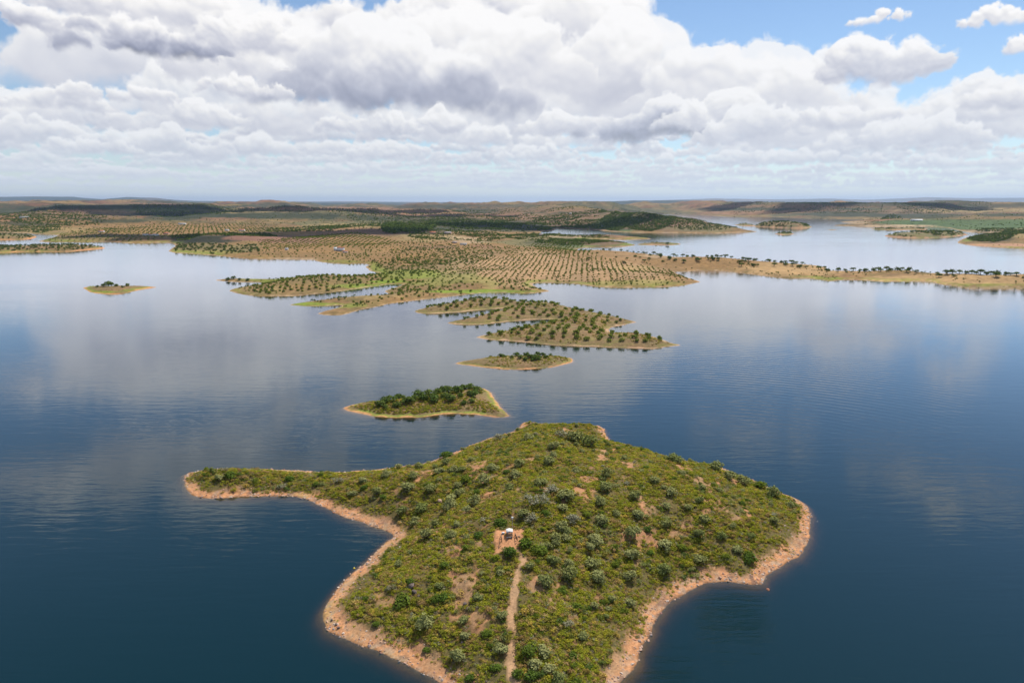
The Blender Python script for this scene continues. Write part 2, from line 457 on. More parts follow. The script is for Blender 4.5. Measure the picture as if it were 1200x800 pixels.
# ================= shorelines, traced in photo pixels, laid on the lake =================
NEAR = [(215,559),(215.5,566),(221,576),(228,582),(245,584),(265,583.7),(287,582),(307,581),(330,581),(345,582),(360,585.5),(375,592.5),(390,599),(405,606),
 (425,612.5),(445,619.5),(458,624.5),(461,629),(450,637),(432.5,655),(415,670),(400,684),(387.5,700),(379,715),(378.6,727),(386,739.6),(401,746.5),(422,756),(443,763.5),
 (464,773),(484.6,783),(505,794),(520,804),(545,825),(585,850),(640,862),(690,845),(712,820),(727,800),(738,789),(748,775),(750,761),(760.5,745),(769,726),(783,708),
 (801,696),(825,684),(848,681),(871,684),(892,684),(897,675),(913,665.7),(927,656),(936,653),(944,640),(950,625),(950,605),(945,592.5),(933,584),(917,578),(890,565),
 (862,555),(840,545),(807,540),(777,533.5),(750,525),(732,520),(716,516),(711.5,511),(709,504),(702,499),(690,498),(675,498),(650,497.5),(635,496),(621,494.6),(613,495.2),
 (607.5,502),(594,507.5),(571.5,514),(551,521.8),(534,529),(505,540),(480,545),(430,551),(380,553),(350,551),(307,549.5),(275,548.7),(250,549.5),(232,552),(220,554)]
ISLET_K = [(403,477.5),(407.5,481),(425,485),(440,488),(465,489),(492.5,488.7),(510,486.3),(535,484.5),(555,485.5),(570,487.5),(585,488.8),(595,487.5),(594,484),(585,475),
 (579,467.5),(575,460),(567,455.5),(556,454),(540,457),(510,461),(480,466),(450,469),(430,471),(415,474)]
ISLET_J = [(534,425.5),(550,428),(570,430.5),(595,432.5),(617,432.8),(642,430.7),(660,427),(670.5,424),(671,420.5),(662,418.5),(642,417),(605,416.8),(580,418),(555,421)]
ISLET_I = [(486,364.5),(491,367),(512,367.3),(525,366.5),(545,365),(562,363),(580,361.8),(592,361.5),(583,364.5),(565,369),(545,374),(524,378),(535,380),(555,380.3),(575,379),
 (590,377.5),(605,376),(630,374.3),(648,373.8),(655,375),(640,378),(615,382.5),(590,388),(575,391),(559,395),(570,397.3),(590,399),(612,400.7),(637,403),(662,405),(700,406.2),
 (725,407.5),(750,408.2),(767,408.5),(780,406.5),(795.5,404.5),(785,401.5),(777,398.5),(765,394.5),(750,391.5),(730,390.5),(718,391),(714,387),(717,384),(730,380.5),(744.5,377.3),
 (730,373.5),(705,368.5),(692,366.5),(670,361),(645,357),(633,356.6),(615,355),(600,352.5),(575,352),(550,353),(525,356),(512,358.5),(495,361.5)]
ISLET_L = [(97.5,337),(104,341.5),(115,344),(130,345),(145,344),(158,341),(172,338.2),(184,336.6),(175,335.8),(160,335.3),(140,335.5),(120,335.8),(108,336)]
STRIP_B = [(-90,297),(0,296),(20,295.2),(40,295),(60,295),(80,294.8),(95,293.5),(110,292.2),(123,290.7),(118,289.4),(105,288.6),(90,288.4),(60,288.6),(40,288.8),(20,290),(-90,291)]
STRIP_C = [(-90,281.5),(0,281),(25,280.7),(38,279.7),(43,277.6),(38,276),(15,275.6),(0,275.6),(-90,275)]
HEAD_F = [(251,327.8),(262,329.5),(280,330.5),(300,330.8),(312,331.2),(322,331),(300,334.5),(280,337),(269,340),(275,343),(290,346),(305,347.3),(330,347),(350,346.5),(370,344.3),(390,342.3),(410,339.3),
 (430,336.8),(445,334.8),(455,333.3),(465,332.7),(472,333),(466,335.6),(457,338.5),(450,341),(455,344.3),(447,346.7),(425,348.7),(400,350.2),(380,351.7),(360,353.7),(345,355.8),(338,357.2),(350,358.2),
 (370,358.7),(385,358.3),(398,357.3),(401,359),(390,362),(380,364.7),(372,367.3),(380,369),(400,369),(412,366),(425,362.7),(440,359.7),(455,356.2),(470,354),(490,351.5),(512,349.2),(537,346.3),
 (562,343.6),(587,342.8),(612,344),(635,342.7),(644,340.6),(632,337.8),(625,334.5),(626,331.8),(640,331.2),(660,331.7),(680,333.2),(700,336.2),(730,337.2),(755,336.9),(780,336.3),(797,335.2),(812,332.3),(821,330.2),
 (815,328.4),(805,325),(796,321.5),(790,319.3),(793,318.2),(805,318.2),(820,316.6),(835,316.4),(855,318.4),(880,321.3),(900,324),(920,326.3),(950,326.4),(972,329.4),(990,327.9),(1012,328.3),(1040,329.8),(1075,329.4),(1090,329.4),
 (1100,332.7),(1125,335.2),(1150,335.8),(1200,336.3),(1300,338.5),(1700,345),(1700,330),(1300,327),(1200,327),(1150,326.5),(1100,323),(1080,321),(1050,319.5),(1020,319.5),(1000,320),(978,319),(970,317.5),(968,313),
 (937,311),(925,311),(900,309.5),(880,308),(855,306),(817,304.5),(787,301),(767,299),(755,297.5),(735,297),(722,297),(705,296.5),(690,296.3),(679,294.5),(677,292),(685,290.2),(700,289.8),(720,289.6),(735,288.8),
 (746,287),(735,285),(720,283.5),(702,282.3),(691,281.3),(690,280.3),(705,280.2),(730,280.6),(755,280.4),(763,279.5),(745,278),(725,277),(700,276.6),(688,276.8),(672,276.2),(660,275.2),(645,275.4),(634,274),(636,271),(650,270.2),
 (650,267.6),(665,267.5),(685,269),(700,269.5),(712,271),(740,272.4),(775,272.7),(800,272.8),(830,273.6),(850,273.2),(870,272.2),(888,271.6),(875,270),(860,268.5),(845,267.5),(825,265.5),(805,263.5),(790,262),(770,260.5),(750,259.5),
 (735,258),(722,256),(712,252.7),(716,250.8),(730,250.6),(745,250.4),(770,250.2),(800,250.4),(817,251.6),(855,254),(905,254),(950,256),(980,256.6),(1012,256.6),(1014,257.8),(985,260.3),(1000,261.2),(990,262.6),(977,264.3),(1010,265.2),(1050,266),
 (1085,265.6),(1110,267),(1130,271.5),(1150,272.6),(1168,272.6),(1172,273.6),(1150,275.2),(1135,277.4),(1125,281.5),(1122.5,284.7),(1135,287.2),(1160,289.2),(1200,291.2),(1300,293),(1500,297),(2200,300),(3200,239.3),(-2000,239.3),(-900,262),(-300,270),
 (-60,271.5),(0,272.6),(20,273),(28,273),(45,274.5),(62,275),(68,276),(62,278.3),(52,281),(46,283),(60,283.7),(80,283.4),(100,283.5),(125,283.4),(145,284.7),(165,284.8),(185,284.2),(196,284.7),(203,286),(206,288.5),(200,291.5),(198,294.5),
 (205,296.3),(220,297.2),(240,298.7),(260,300.3),(280,302.6),(300,303.2),(320,303.2),(345,304),(365,304.2),(372,306.2),(385,308.2),(405,309.2),(425,308.6),(432,310.5),(429,313.2),(434,317.3),(445,320.6),(435,322.5),(420,323.3),(400,323.5),
 (365,324.3),(345,325.5),(325,327.5),(300,327.3),(280,326.8)]
ISLETS_FAR = {
 'tree_islet_far': [(748,286.9),(770,287),(785,287.3),(796,286.6),(797,285.6),(785,284.6),(765,284.6),(750,285.6)],
 'scrub_islet_far': [(883,265.3),(900,266.2),(925,267.3),(943,267.5),(952,266),(940,265.3),(915,264.4),(895,264.2)],
 'small_islet_far': [(908,274.2),(918,275.4),(929,274.6),(931,274),(920,273),(912,273.2)],
 'flat_islet_far': [(861,263.6),(875,265),(886,264.7),(880,263),(868,262.6)],
 'sand_bank_far': [(970,269.3),(975,269.8),(981,269.3),(975,269)],
 'wooded_islet_right': [(1036.5,276.2),(1045,277.8),(1065,278.8),(1090,278.9),(1110,278),(1130,276),(1134,274.5),(1120,273.6),(1090,273.4),(1060,273.8)],
 'wooded_bank_right': [(1020,268.6),(1035,269.4),(1055,269.7),(1068,269.3),(1085,269.5),(1085,268),(1060,267.4),(1035,267.4)],
}

# ================= landforms =================
def proj(X, Y, Z):
    """world -> photo pixel"""
    f = Y*CP-(Z-H)*SP; u = Y*SP+(Z-H)*CP
    return 600+800*X/f, 400-800*u/f
class Land:
    """one piece of land: outline on the lake, height and colour as functions of place"""
    def __init__(s, P, jit=1., k=4):
        s.W = to_world(spline(P, k)); s.jit = jit
        s.x0, s.y0 = s.W.min(0); s.x1, s.y1 = s.W.max(0)
    def d(s, X, Y):
        q = sdf(X, Y, s.W)
        a = np.clip(np.asarray(Y)/800., .15, 1.6)*s.jit
        return q+(lod(X, Y, 9, a, 1)*.55+lod(X, Y, 2.6, a, 2)*.30)*a*(1.3+np.minimum(np.abs(q)/(6*a), 1)*-.3)
    def h(s, X, Y, d=None): raise NotImplementedError
def bank(d, deep=5.3, slope=.30):
    """below the waterline"""
    return np.maximum(d*slope, -deep)
class Near(Land):
    def h(s, X, Y, d=None):
        X = np.asarray(X, float); Y = np.asarray(Y, float)
        if d is None: d = s.d(X, Y)
        up = .22*np.clip(d, 0, 5)+11.5*(1-np.exp(-np.maximum(d-4, 0)/34.))
        up = up+(.9*fbm(X, Y, 22, 3)+.25*fbm(X, Y, 6, 4))*sstep(3, 14, d)+.10*billow(X, Y, 2.2, 5)*sstep(.3, 2.5, d)
        cx, cyy, _ = at(597, 632, 9)
        r = np.hypot((X-cx)/1.25, Y-cyy)
        bx, by, _ = at(640, 580, 12)
        up = up+6.*np.exp(-((X-bx)/48)**2-((Y-by)/40)**2)*sstep(4, 30, d)
        z = np.where(d > 0, up, bank(d, 5.3, .50))
        flat = s.zc if hasattr(s, 'zc') else 0
        if flat: z = z+(flat-z)*(1-sstep(3.2, 6.5, r))
        return z
class Hump(Land):
    def __init__(s, P, top, L, jit=1., rough=.5, k=4):
        Land.__init__(s, P, jit, k); s.top, s.L, s.rough = top, L, rough
    def h(s, X, Y, d=None):
        if d is None: d = s.d(X, Y)
        up = np.minimum(d*.16, .8)+s.top*(1-np.exp(-np.maximum(d-3, 0)/s.L))
        up = up+s.rough*fbm(X, Y, s.L*.9, 6)*sstep(4, s.L, d)
        return np.where(d > 0, up, bank(d))
BUMPS = [  # photo x, y at lake level, radius in photo px, radius in metres along the view, height
 (800,267.5,42,260,22),(722,263.5,22,380,18),(752,267,30,230,13),(855,269.8,26,160,6),(700,262,30,300,14),
 (262,285.5,58,130,13),(100,256,52,520,58),(30,252,60,700,50),(215,254.5,46,480,46),(165,252,40,500,40),(330,255,75,260,26),(60,262,30,250,18),
 (330,246.3,34,900,70),(240,247,50,800,40),(120,246,120,900,55),(500,247.3,34,700,52),(560,246,60,600,30),(620,256,75,420,38),(575,254,60,420,30),(700,257,50,380,30),
 (930,251.5,60,420,52),(880,250.8,40,380,36),(1012,252.2,62,420,50),(1092,252.2,50,420,42),(1170,250.5,70,500,62),(1250,252,60,600,60),(1000,247,120,700,48),(1150,247,160,800,50),
 (680,249.5,60,500,40),(800,248,80,500,40),(640,251.5,50,400,34),(1188,283,44,120,13),(1290,284,60,140,15),(400,246.5,50,700,40),(440,251,70,500,20),
 (380,334,66,50,5),(420,352,50,30,3),(830,309,90,50,5),(900,313,50,30,3),(1010,322,80,30,3),(1160,330,80,32,4.5),(1240,332,50,32,4),(745,328,60,50,4),(560,328,60,90,4),(640,300,120,160,4),(500,292,60,160,5),(540,283,60,200,6),(380,287,90,180,6),(410,262,120,500,12),
]
class Main(Land):
    def __init__(s, P):
        Land.__init__(s, P, 1.7, 3)
        s.B = []
        for (x, y, rp, rm, hh) in BUMPS:
            X, Y, _ = at(x, y); s.B.append((X, Y, rp/800*math.hypot(Y, H), rm, hh*(1.25 if Y > 3000 else 1.)))
    def h(s, X, Y, d=None):
        X = np.asarray(X, float); Y = np.asarray(Y, float)
        if d is None: d = s.d(X, Y)
        D = Y
        up = np.minimum(d*.12, 1.)+7.5*(1-np.exp(-np.maximum(d-3, 0)/65.))
        up = up+2.4*fbm(X, Y, 130, 7)*sstep(10, 70, d)
        am = sstep(1700, 3200, D)*22+sstep(4200, 8000, D)*26
        up = up+am*(fbm(X, Y, 950, 8)+.45*fbm(X, Y, 330, 9)+.55)*sstep(30, 420, d)
        for (bx, by, rx, ry, hh) in s.B:
            q = ((X-bx)/rx)**2+((Y-by)/ry)**2
            up = up+hh*np.exp(-q)*sstep(0, 30+ry*.25, d)*(1+.16*fbm(X, Y, rx*.5, 10))
        up = np.minimum(up, 32+D*.0115)
        return np.where(d > 0, np.maximum(up, .2*sstep(0, 4, d)), bank(d, 5.3, .2))
C_TAN = (.27,.162,.066); C_PINK = (.285,.155,.085); C_DRY = (.34,.25,.11); C_WOOD_SHADE = (.045,.055,.030); C_OLIVE = (.17,.155,.070)
C_FRINGE = (.20,.27,.035); C_CROP = (.085,.135,.050); C_PLOW = (.24,.125,.085); C_STONE = (.58,.285,.135); C_EARTH = (.46,.225,.115)
C_BROWN = (.20,.125,.072); C_SAND = (.52,.38,.24)
PATH = [(608,646),(613,656),(607,666),(605,680),(602.5,694),(600,710),(600,726),(603,738),(601.5,752),(600,768),(597.5,780),(598,790),(602,800),(606,816),(604,835)]
def seg_dist(X, Y, Wp):
    best = np.full(X.shape, 1e9)
    for i in range(len(Wp)-1):
        ax, ay = Wp[i][:2]; bx, by = Wp[i+1][:2]
        ex, ey = bx-ax, by-ay; t = np.clip(((X-ax)*ex+(Y-ay)*ey)/(ex*ex+ey*ey), 0, 1)
        best = np.minimum(best, np.hypot(X-ax-ex*t, Y-ay-ey*t))
    return best
def hit(L, x, y, drop=0.):
    """first point of land L seen at photo pixel (x, y); looks a little lower if the pixel is above the crest"""
    for k in range(40):
        X0, Y0, _ = at(x, y+k*.35)
        t = np.linspace(.70 if L is not near else .8, 1.0, 260)
        XX, YY = X0*t, Y0*t; ZZ = H*(1-t)
        hh = L.h(XX, YY)
        w = np.nonzero(hh >= ZZ)[0]
        if len(w) and hh[w[0]] > .25:
            i = w[0]; return XX[i], YY[i], float(hh[i])-drop
    return X0, Y0, 0.
near = Near(NEAR, 1.7)
_p = hit(near, 597, 630); near.zc = _p[2]
near.cc = _p
PATHW = [hit(near, x, y) for x, y in spline(PATH, 3, False)]
BARE = [(473,588,12,6),(465,575,9,5),(700,545,16,8),(655,545,8,5),(600,545,10,5),(562,590,6,4),(543,700,10,4),(565,718,7,7),(560,665,5,5),(655,690,7,10),(668,720,8,10),(690,585,10,6),(735,560,9,5),
 (835,575,10,4),(860,610,6,6),(665,702,7,8),(880,617,10,5),(520,735,14,5),(500,745,14,6),(700,700,6,10),(640,752,8,4),(676,750,10,6),(715,640,6,8),(782,690,14,5),(650,700,7,8),(760,600,7,5),(585,560,8,4),(500,560,9,4)]
def near_cover(X, Y, Z, d):
    """how bare the ground is: 1 = earth, 0 = scrub"""
    px, py = proj(X, Y, Z)
    wob = fbm(X, Y, 7, 11)*2.4+fbm(X, Y, 2.2, 12)*.9
    east = sstep(660, 720, px)*sstep(600, 660, py)
    south = sstep(700, 740, py)*sstep(600, 520, px)
    wb = 2.0+1.1*east+1.6*south+1.2*sstep(500, 440, px)*sstep(570, 590, py)
    back = sstep(.35, .0, np.clip((py-490)/300, 0, 1))
    bare = 1-sstep(wb-1., wb+1.6, d+wob*.8)
    bare = np.where((py < 560) & (px > 380), 1-sstep(1.0, 3., d+wob*.6), bare)
    path = 1-sstep(.62, 1.2, seg_dist(X, Y, PATHW)+fbm(X, Y, 2.6, 13)*.6)
    cx, cyy, _ = near.cc
    r = np.maximum(np.abs(X-cx-.2)/3.9, np.abs(Y-cyy)/4.5)
    clear = 1-sstep(.85, 1.12, r+fbm(X, Y, 3, 14)*.12)
    spot = np.zeros(X.shape)
    for (bx, by, rx, ry) in BARE:
        spot = np.maximum(spot, 1-sstep(.55, 1.2, np.hypot((px-bx)/rx, (py-by)/ry)*1.25+fbm(X, Y, 3, 15)*.6))
    n = sstep(.62, .95, fbm(X, Y, 9, 16)+.45*fbm(X, Y, 3, 17))*.9
    return np.maximum.reduce([bare, path, clear, spot*.6, n*sstep(8, 16, d)]), path, clear
def col_near(X, Y, Z, d):
    bare, path, clear = near_cover(X, Y, Z, d)
    n = fbm(X, Y, 5, 20); m = fbm(X, Y, 1.6, 21)
    c = np.broadcast_to(np.array(C_EARTH, np.float32), X.shape+(3,))
    c = mixc(c, (.37,.24,.13), sstep(-.5, .7, n)*.7)
    c = mixc(c, (.26,.175,.085), sstep(.0, 1., m)*.55*(1-clear))
    c = mixc(c, (.105,.095,.030), (1-bare)*.88)
    shore = 1-sstep(1.2, 5.5, d+n*1.5)
    c = mixc(c, C_STONE, shore*.9)
    c = mixc(c, (.38,.30,.22), shore*sstep(.1, .7, m)*.7)
    line = np.sin(d*3.1+fbm(X, Y, 14, 24)*5+m*.8)
    c = mixc(c, (.34,.17,.085), shore*sstep(.25, .9, line)*.55)
    c = mixc(c, (.17,.11,.085), shore*sstep(.75, 1.2, fbm(X, Y, 2.6, 25)+.4*fbm(X, Y, 9, 26))*.8)
    c = mixc(c, (.46,.36,.12), shore*sstep(.1, .9, fbm(X, Y, 12, 23))*.35*sstep(500, 420, proj(X, Y, Z)[0]))
    wet = 1-sstep(-.05, .55, d+m*.25)
    c = mixc(c, (.15,.085,.045), wet*.85)
    c = mixc(c, (.50,.31,.17), path*.9)
    c = mixc(c, (.56,.27,.13), clear*.8)
    under = sstep(.2, -1.2, d)
    c = mixc(c, (.50,.29,.07), under)
    c = mixc(c, (.10,.10,.05), sstep(-6, -15, d))
    return c
def col_islet(dark=.4, fringe=.5, sand=C_STONE):
    def f(X, Y, Z, d):
        a = np.clip(Y/500., .5, 4)
        n = lod(X, Y, 14, a, 30); m = lod(X, Y, 5, a, 31)
        c = np.broadcast_to(np.array((.235,.150,.075), np.float32), X.shape+(3,))
        c = mixc(c, C_OLIVE, sstep(-.6, .6, n)*dark)
        c = mixc(c, (.20,.20,.05), sstep(.1, .9, m)*.5)
        sh = 1-sstep(1.5*a, 6.5*a, d+m*3*a+n*2*a)
        c = mixc(c, C_FRINGE, sh*fringe*sstep(-.6, .4, lod(X, Y, 40, a, 32)+.2))
        c = mixc(c, sand, (1-sstep(.8*a, 2.4*a, d+m*a*1.6+n*a*.8))*.85)
        c = mixc(c, (.40,.24,.08), sstep(.1, -1, d))
        return mixc(c, (.10,.10,.05), sstep(-6, -18, d))
    return f
# land cover of the mainland, with some cloud shadow painted in: photo x, y, rx, ry, colour, strength, raggedness
COVER = [
 (620,250,700,14,C_OLIVE,.35,.6),(600,300,420,40,C_TAN,.5,.4),
 # far plain and hills, from the skyline down; some dark wood patches paint cloud shadows
 (130,243,190,3.6,C_WOOD_SHADE,.9,.5),(90,249,50,5,C_PINK,.8,.4),(160,248,60,3,C_DRY,.5,.6),(20,247,40,5,C_WOOD_SHADE,.75,.6),(15,256,35,5,C_PINK,.8,.6),(100,253,70,6,C_BROWN,.7,.6),(30,262,50,4,C_WOOD_SHADE,.75,.8),(120,259,60,3.2,C_WOOD_SHADE,.85,.6),
 (80,260,40,2.5,C_TAN,.8,.5),(190,246,40,3,C_CROP,.6,.5),(225,253,75,6,C_WOOD_SHADE,.97,.4),(330,245.5,60,3,C_WOOD_SHADE,.6,.5),(290,248,50,3,C_DRY,.6,.5),(320,242,34,5,C_WOOD_SHADE,.8,.4),
 (420,245,150,2.8,C_PINK,.95,.4),(340,253,110,4.4,C_WOOD_SHADE,.95,.4),(440,254,60,4,C_WOOD_SHADE,.7,.6),(260,257,40,2,C_PINK,.7,.4),(500,243,45,3,C_WOOD_SHADE,.8,.5),(560,241,60,2,C_WOOD_SHADE,.6,.5),
 (520,250,110,4,C_PINK,.9,.5),(560,247,34,4,C_WOOD_SHADE,.75,.5),(660,249,120,4,C_WOOD_SHADE,.6,.8),(620,255,110,5,C_PINK,.75,.8),(680,253,70,6,C_BROWN,.5,.8),(640,247,60,3,C_PINK,.5,.8),
 (500,259,130,4.5,C_WOOD_SHADE,.75,.7),(430,262,90,4,C_OLIVE,.8,.6),(600,266,110,6,C_WOOD_SHADE,.92,.5),(480,271,55,7,C_WOOD_SHADE,.6,.6),(680,261,60,5,C_BROWN,.7,.6),
 (730,262,34,10,C_CROP,.9,.5),(722,262,16,10,C_WOOD_SHADE,.6,.4),(760,266,30,5,C_WOOD_SHADE,.8,.5),(800,264,60,8,C_BROWN,.8,.6),(830,267,50,5,C_OLIVE,.7,.5),(780,262,34,4,C_PLOW,.5,.6),
 (920,245,110,3.2,C_WOOD_SHADE,.85,.6),(880,249,60,2.5,C_PINK,.8,.6),(960,248,60,2.2,C_PINK,.7,.6),(990,251,70,3.5,C_WOOD_SHADE,.9,.5),(1100,248,90,4,C_BROWN,.8,.6),(1080,253,60,3,C_WOOD_SHADE,.9,.4),(1150,246.5,90,3,C_DRY,.85,.4),(1190,252,50,2,C_WOOD_SHADE,.9,.5),
 (1050,243,200,1.6,C_WOOD_SHADE,.6,.9),(1000,242,160,2,C_PINK,.5,.9),(1150,240.5,160,2.2,C_WOOD_SHADE,.75,.5),(880,242,90,2,C_PINK,.6,.7),
 (1140,263,100,7.0,C_CROP,.97,.12),(1260,263,120,8,C_CROP,.97,.12),(1062,260.5,40,3,C_CROP,.9,.2),(1050,264.5,50,1.3,C_SAND,.8,.2),(1152,271.3,26,1.5,C_SAND,.9,.2),(1000,261,20,2,C_SAND,.5,.3),
 (1160,278,30,8,C_WOOD_SHADE,.75,.5),(1195,273,26,5,C_DRY,.7,.5),(1165,287.5,50,2.5,(.50,.27,.17),.8,.2),
 # middle distance
 (180,268,160,7,C_TAN,.9,.4),(60,270,60,5,C_DRY,.6,.5),(250,280,48,5.5,(.030,.034,.022),.97,.25),(215,282,18,4,(.030,.034,.022),.95,.2),(360,280,90,5,C_PLOW,.85,.3),(300,279,40,4,C_PLOW,.8,.3),(250,291,60,6,C_OLIVE,.6,.5),(420,272,60,5,C_PLOW,.55,.5),
 (400,264,40,3,C_DRY,.8,.4),(360,292,60,7,C_TAN,.95,.3),(430,283,60,6,C_TAN,.85,.3),(535,289,42,3.5,C_TAN,1.,.2),(510,290,30,2.6,C_BROWN,.5,.3),(570,289,20,2,C_PLOW,.5,.3),(500,279,40,5,C_DRY,.6,.6),(545,281,30,4,C_SAND,.5,.7),
 (650,283,70,9,C_OLIVE,.85,.6),(680,285,60,5,C_WOOD_SHADE,.6,.5),(700,284,42,3.5,C_BROWN,.8,.4),(665,290,25,3,C_CROP,.6,.6),(700,277,40,2.5,C_PLOW,.5,.4),(665,276,30,2.5,C_SAND,.5,.6),
 (650,315,150,22,(.40,.255,.135),.8,.4),(500,318,60,16,C_OLIVE,.35,.7),(480,300,40,12,C_TAN,.7,.5),(470,322,40,8,C_FRINGE,.55,.6),(520,328,60,8,C_FRINGE,.35,.8),(455,330,28,2.5,C_FRINGE,1.,.2),(430,335,40,3,C_FRINGE,.8,.3),
 (560,341.5,70,2.6,C_FRINGE,.95,.3),(390,326,60,8,C_OLIVE,.35,.6),(300,339,40,6,C_DRY,.35,.4),(380,358,50,4,C_FRINGE,.6,.5),(360,355.5,40,2,C_FRINGE,.8,.3),(430,346,40,4,C_DRY,.5,.6),
 (820,308,80,8,C_TAN,.9,.4),(950,315,90,8,(.40,.26,.12),.9,.4),(1120,327,120,7,(.42,.27,.125),.95,.3),(740,314,30,3,C_DRY,.6,.5),(700,302,40,6,C_TAN,.6,.5),(740,331,60,3,C_FRINGE,.35,.4),(775,300,30,3,C_SAND,.45,.6),
 (230,295.5,50,2.4,(.32,.28,.08),.8,.3),(340,303,40,1.5,C_SAND,.5,.3),(400,306.5,26,2,C_FRINGE,.4,.5),
]
def col_main(X, Y, Z, d):
    px, py = proj(X, Y, np.maximum(Z, 0))
    a = np.clip(Y/900., .6, 9)
    n = lod(X, Y, 30, a, 40); m = lod(X, Y, 9, a, 41); b = lod(X, Y, 110, a, 42)
    c = np.broadcast_to(np.array(C_TAN, np.float32), X.shape+(3,))
    c = mixc(c, C_OLIVE, sstep(-.4, .8, b)*.5)
    c = mixc(c, (.15,.13,.045), sstep(-.2, .6, m+.4*n)*.5)
    c = mixc(c, C_PINK, sstep(-.1, .8, n)*.4)
    far = sstep(2600, 4200, Y)
    c = mixc(c, C_WOOD_SHADE, far*sstep(-.1, .35, b+.5*n+.22)*.8)
    c = mixc(c, (.22,.10,.06), far*sstep(.1, .6, lod(X, Y, 60, a, 46))*.65)
    for (cx, cyy, rx, ry, col, st, rag) in COVER:
        q = np.hypot((px-cx)/rx, (py-cyy)/ry)+rag*(n*.55+m*.35)
        c = mixc(c, col, (1-sstep(.72, 1.08, q))*st)
    # scattered trees and bushes too far away to stand alone
    sp = lod(X, Y, 5, a, 43)+.5*lod(X, Y, 2.4, a, 44)
    c = mixc(c, C_WOOD_SHADE, sstep(.45, .9, sp+.35*b)*.55*sstep(1500, 2300, Y))
    e = np.clip(Y/900., .7, 2.6)
    fr = sstep(2.5*e, 5*e, d+m*2*e)*(1-sstep(9*e, 17*e, d+n*5*e))
    c = mixc(c, C_FRINGE, fr*sstep(-.1, .8, fbm(X, Y, 160, 45))*.6*(1-sstep(1900, 2600, Y)))
    c = mixc(c, (.48,.335,.20), (1-sstep(1.2*e, 3.2*e, d+m*1.5*e))*.85)
    c = mixc(c, (.26,.16,.08), (1-sstep(0, 1.3*e, d))*.55)
    c = mixc(c, (.30,.19,.08), sstep(0, -1.5, d))
    return mixc(c, (.10,.10,.05), sstep(-5, -20, d))
def build_land(name, L, X, Y, colf, mat, keep=-22.):
    """X, Y: 2-D arrays of ground points; keeps what lies inside or just off the shore"""
    d = L.d(X, Y); Z = L.h(X, Y, d)
    C = colf(X, Y, Z, d)
    n, m = X.shape
    ok = d > keep
    q = ok[:-1,:-1] & ok[1:,:-1] & ok[:-1,1:] & ok[1:,1:]
    idx = np.arange(n*m).reshape(n, m)
    F = np.stack([idx[:-1,:-1][q], idx[:-1,1:][q], idx[1:,1:][q], idx[1:,:-1][q]], -1)
    used = np.zeros(n*m, bool); used[F.ravel()] = True
    new = np.cumsum(used)-1
    V = np.stack([X.ravel(), Y.ravel(), Z.ravel()], -1)[used]
    F = new[F]
    me = mesh_np(name, V, F, mat, smooth=True)
    ca = me.color_attributes.new('Col', 'FLOAT_COLOR', 'POINT')
    cc = np.concatenate([C.reshape(-1, 3)[used], np.ones((used.sum(), 1))], 1).astype(np.float32)
    ca.data.foreach_set('color', cc.ravel())
    o = link(name, me); o['kind'] = 'structure'
    return o
def fan(x0, x1, sx, D0, D1, ratio=None, dy=None):
    """ground points whose spacing grows with distance"""
    if ratio: D = D0*np.exp(np.arange(0, math.log(D1/D0)+math.log(ratio), math.log(ratio)))
    else: D = np.arange(D0, D1+dy, dy)
    px = np.arange(x0, x1+sx, sx)
    sc = np.array([col_x(601, q) for q in D])
    return (px[None,:]-600)*sc[:,None], np.repeat(D[:,None], len(px), 1)
def grid_for(L, step, pad=16):
    return np.meshgrid(np.arange(L.x0-pad, L.x1+pad, step), np.arange(L.y0-pad, L.y1+pad, step))
GRID = 1.0 if True else 2.
X, Y = grid_for(near, .55); build_land('near_island', near, X, Y, col_near, M['near'])
isle_k = Hump(ISLET_K, 3.8, 13, 1.7, .5); X, Y = grid_for(isle_k, .8); build_land('wooded_islet', isle_k, X, Y, col_islet(.35, .9), M['mid'])
isle_j = Hump(ISLET_J, 3.4, 13, 1.6, .4); X, Y = grid_for(isle_j, .9); build_land('narrow_islet', isle_j, X, Y, col_islet(.4, .45), M['mid'])
isle_i = Hump(ISLET_I, 7.2, 24, 1.7, 1.2); X, Y = grid_for(isle_i, 1.4); build_land('lobed_island', isle_i, X, Y, col_islet(.35, .35, (.50,.32,.20)), M['mid'])
isle_l = Hump(ISLET_L, 3.2, 18, 1.4, .3); X, Y = grid_for(isle_l, 1.5); build_land('grassy_islet', isle_l, X, Y, col_islet(.3, 1.), M['mid'])
strip_b = Hump(STRIP_B, 7., 30, 1.); X, Y = fan(-90, 130, 1., 1230, 1620, None, 6); build_land('scrub_islet', strip_b, X, Y, col_islet(.6, .6), M['far'])
strip_c = Hump(STRIP_C, 9., 50, 1.); X, Y = fan(-95, 50, 1., 1700, 2250, None, 8); build_land('low_islet', strip_c, X, Y, col_islet(.8, .1), M['far'])
FAR_TOP = {'tree_islet_far': 4, 'scrub_islet_far': 22, 'small_islet_far': 7, 'flat_islet_far': 6, 'sand_bank_far': .6, 'wooded_islet_right': 12, 'wooded_bank_right': 4}
far_isles = {}
for nm, P in ISLETS_FAR.items():
    L = Hump(P, FAR_TOP[nm], 35, .6); far_isles[nm] = L
    P = np.array(P)
    X, Y = fan(P[:,0].min()-6, P[:,0].max()+6, .7, L.y0-40, L.y1+40, None, max(6, (L.y1-L.y0)/46))
    build_land(nm.replace('_far', '').replace('_right', ''), L, X, Y, col_islet(.9, .25, (.46,.27,.17)), M['far'])
mainl = Main(HEAD_F)
X, Y = fan(-320, 1520, 2.2, 600, 13500, 1.0064)
build_land('mainland', mainl, X, Y, col_main, M['far'], -26)
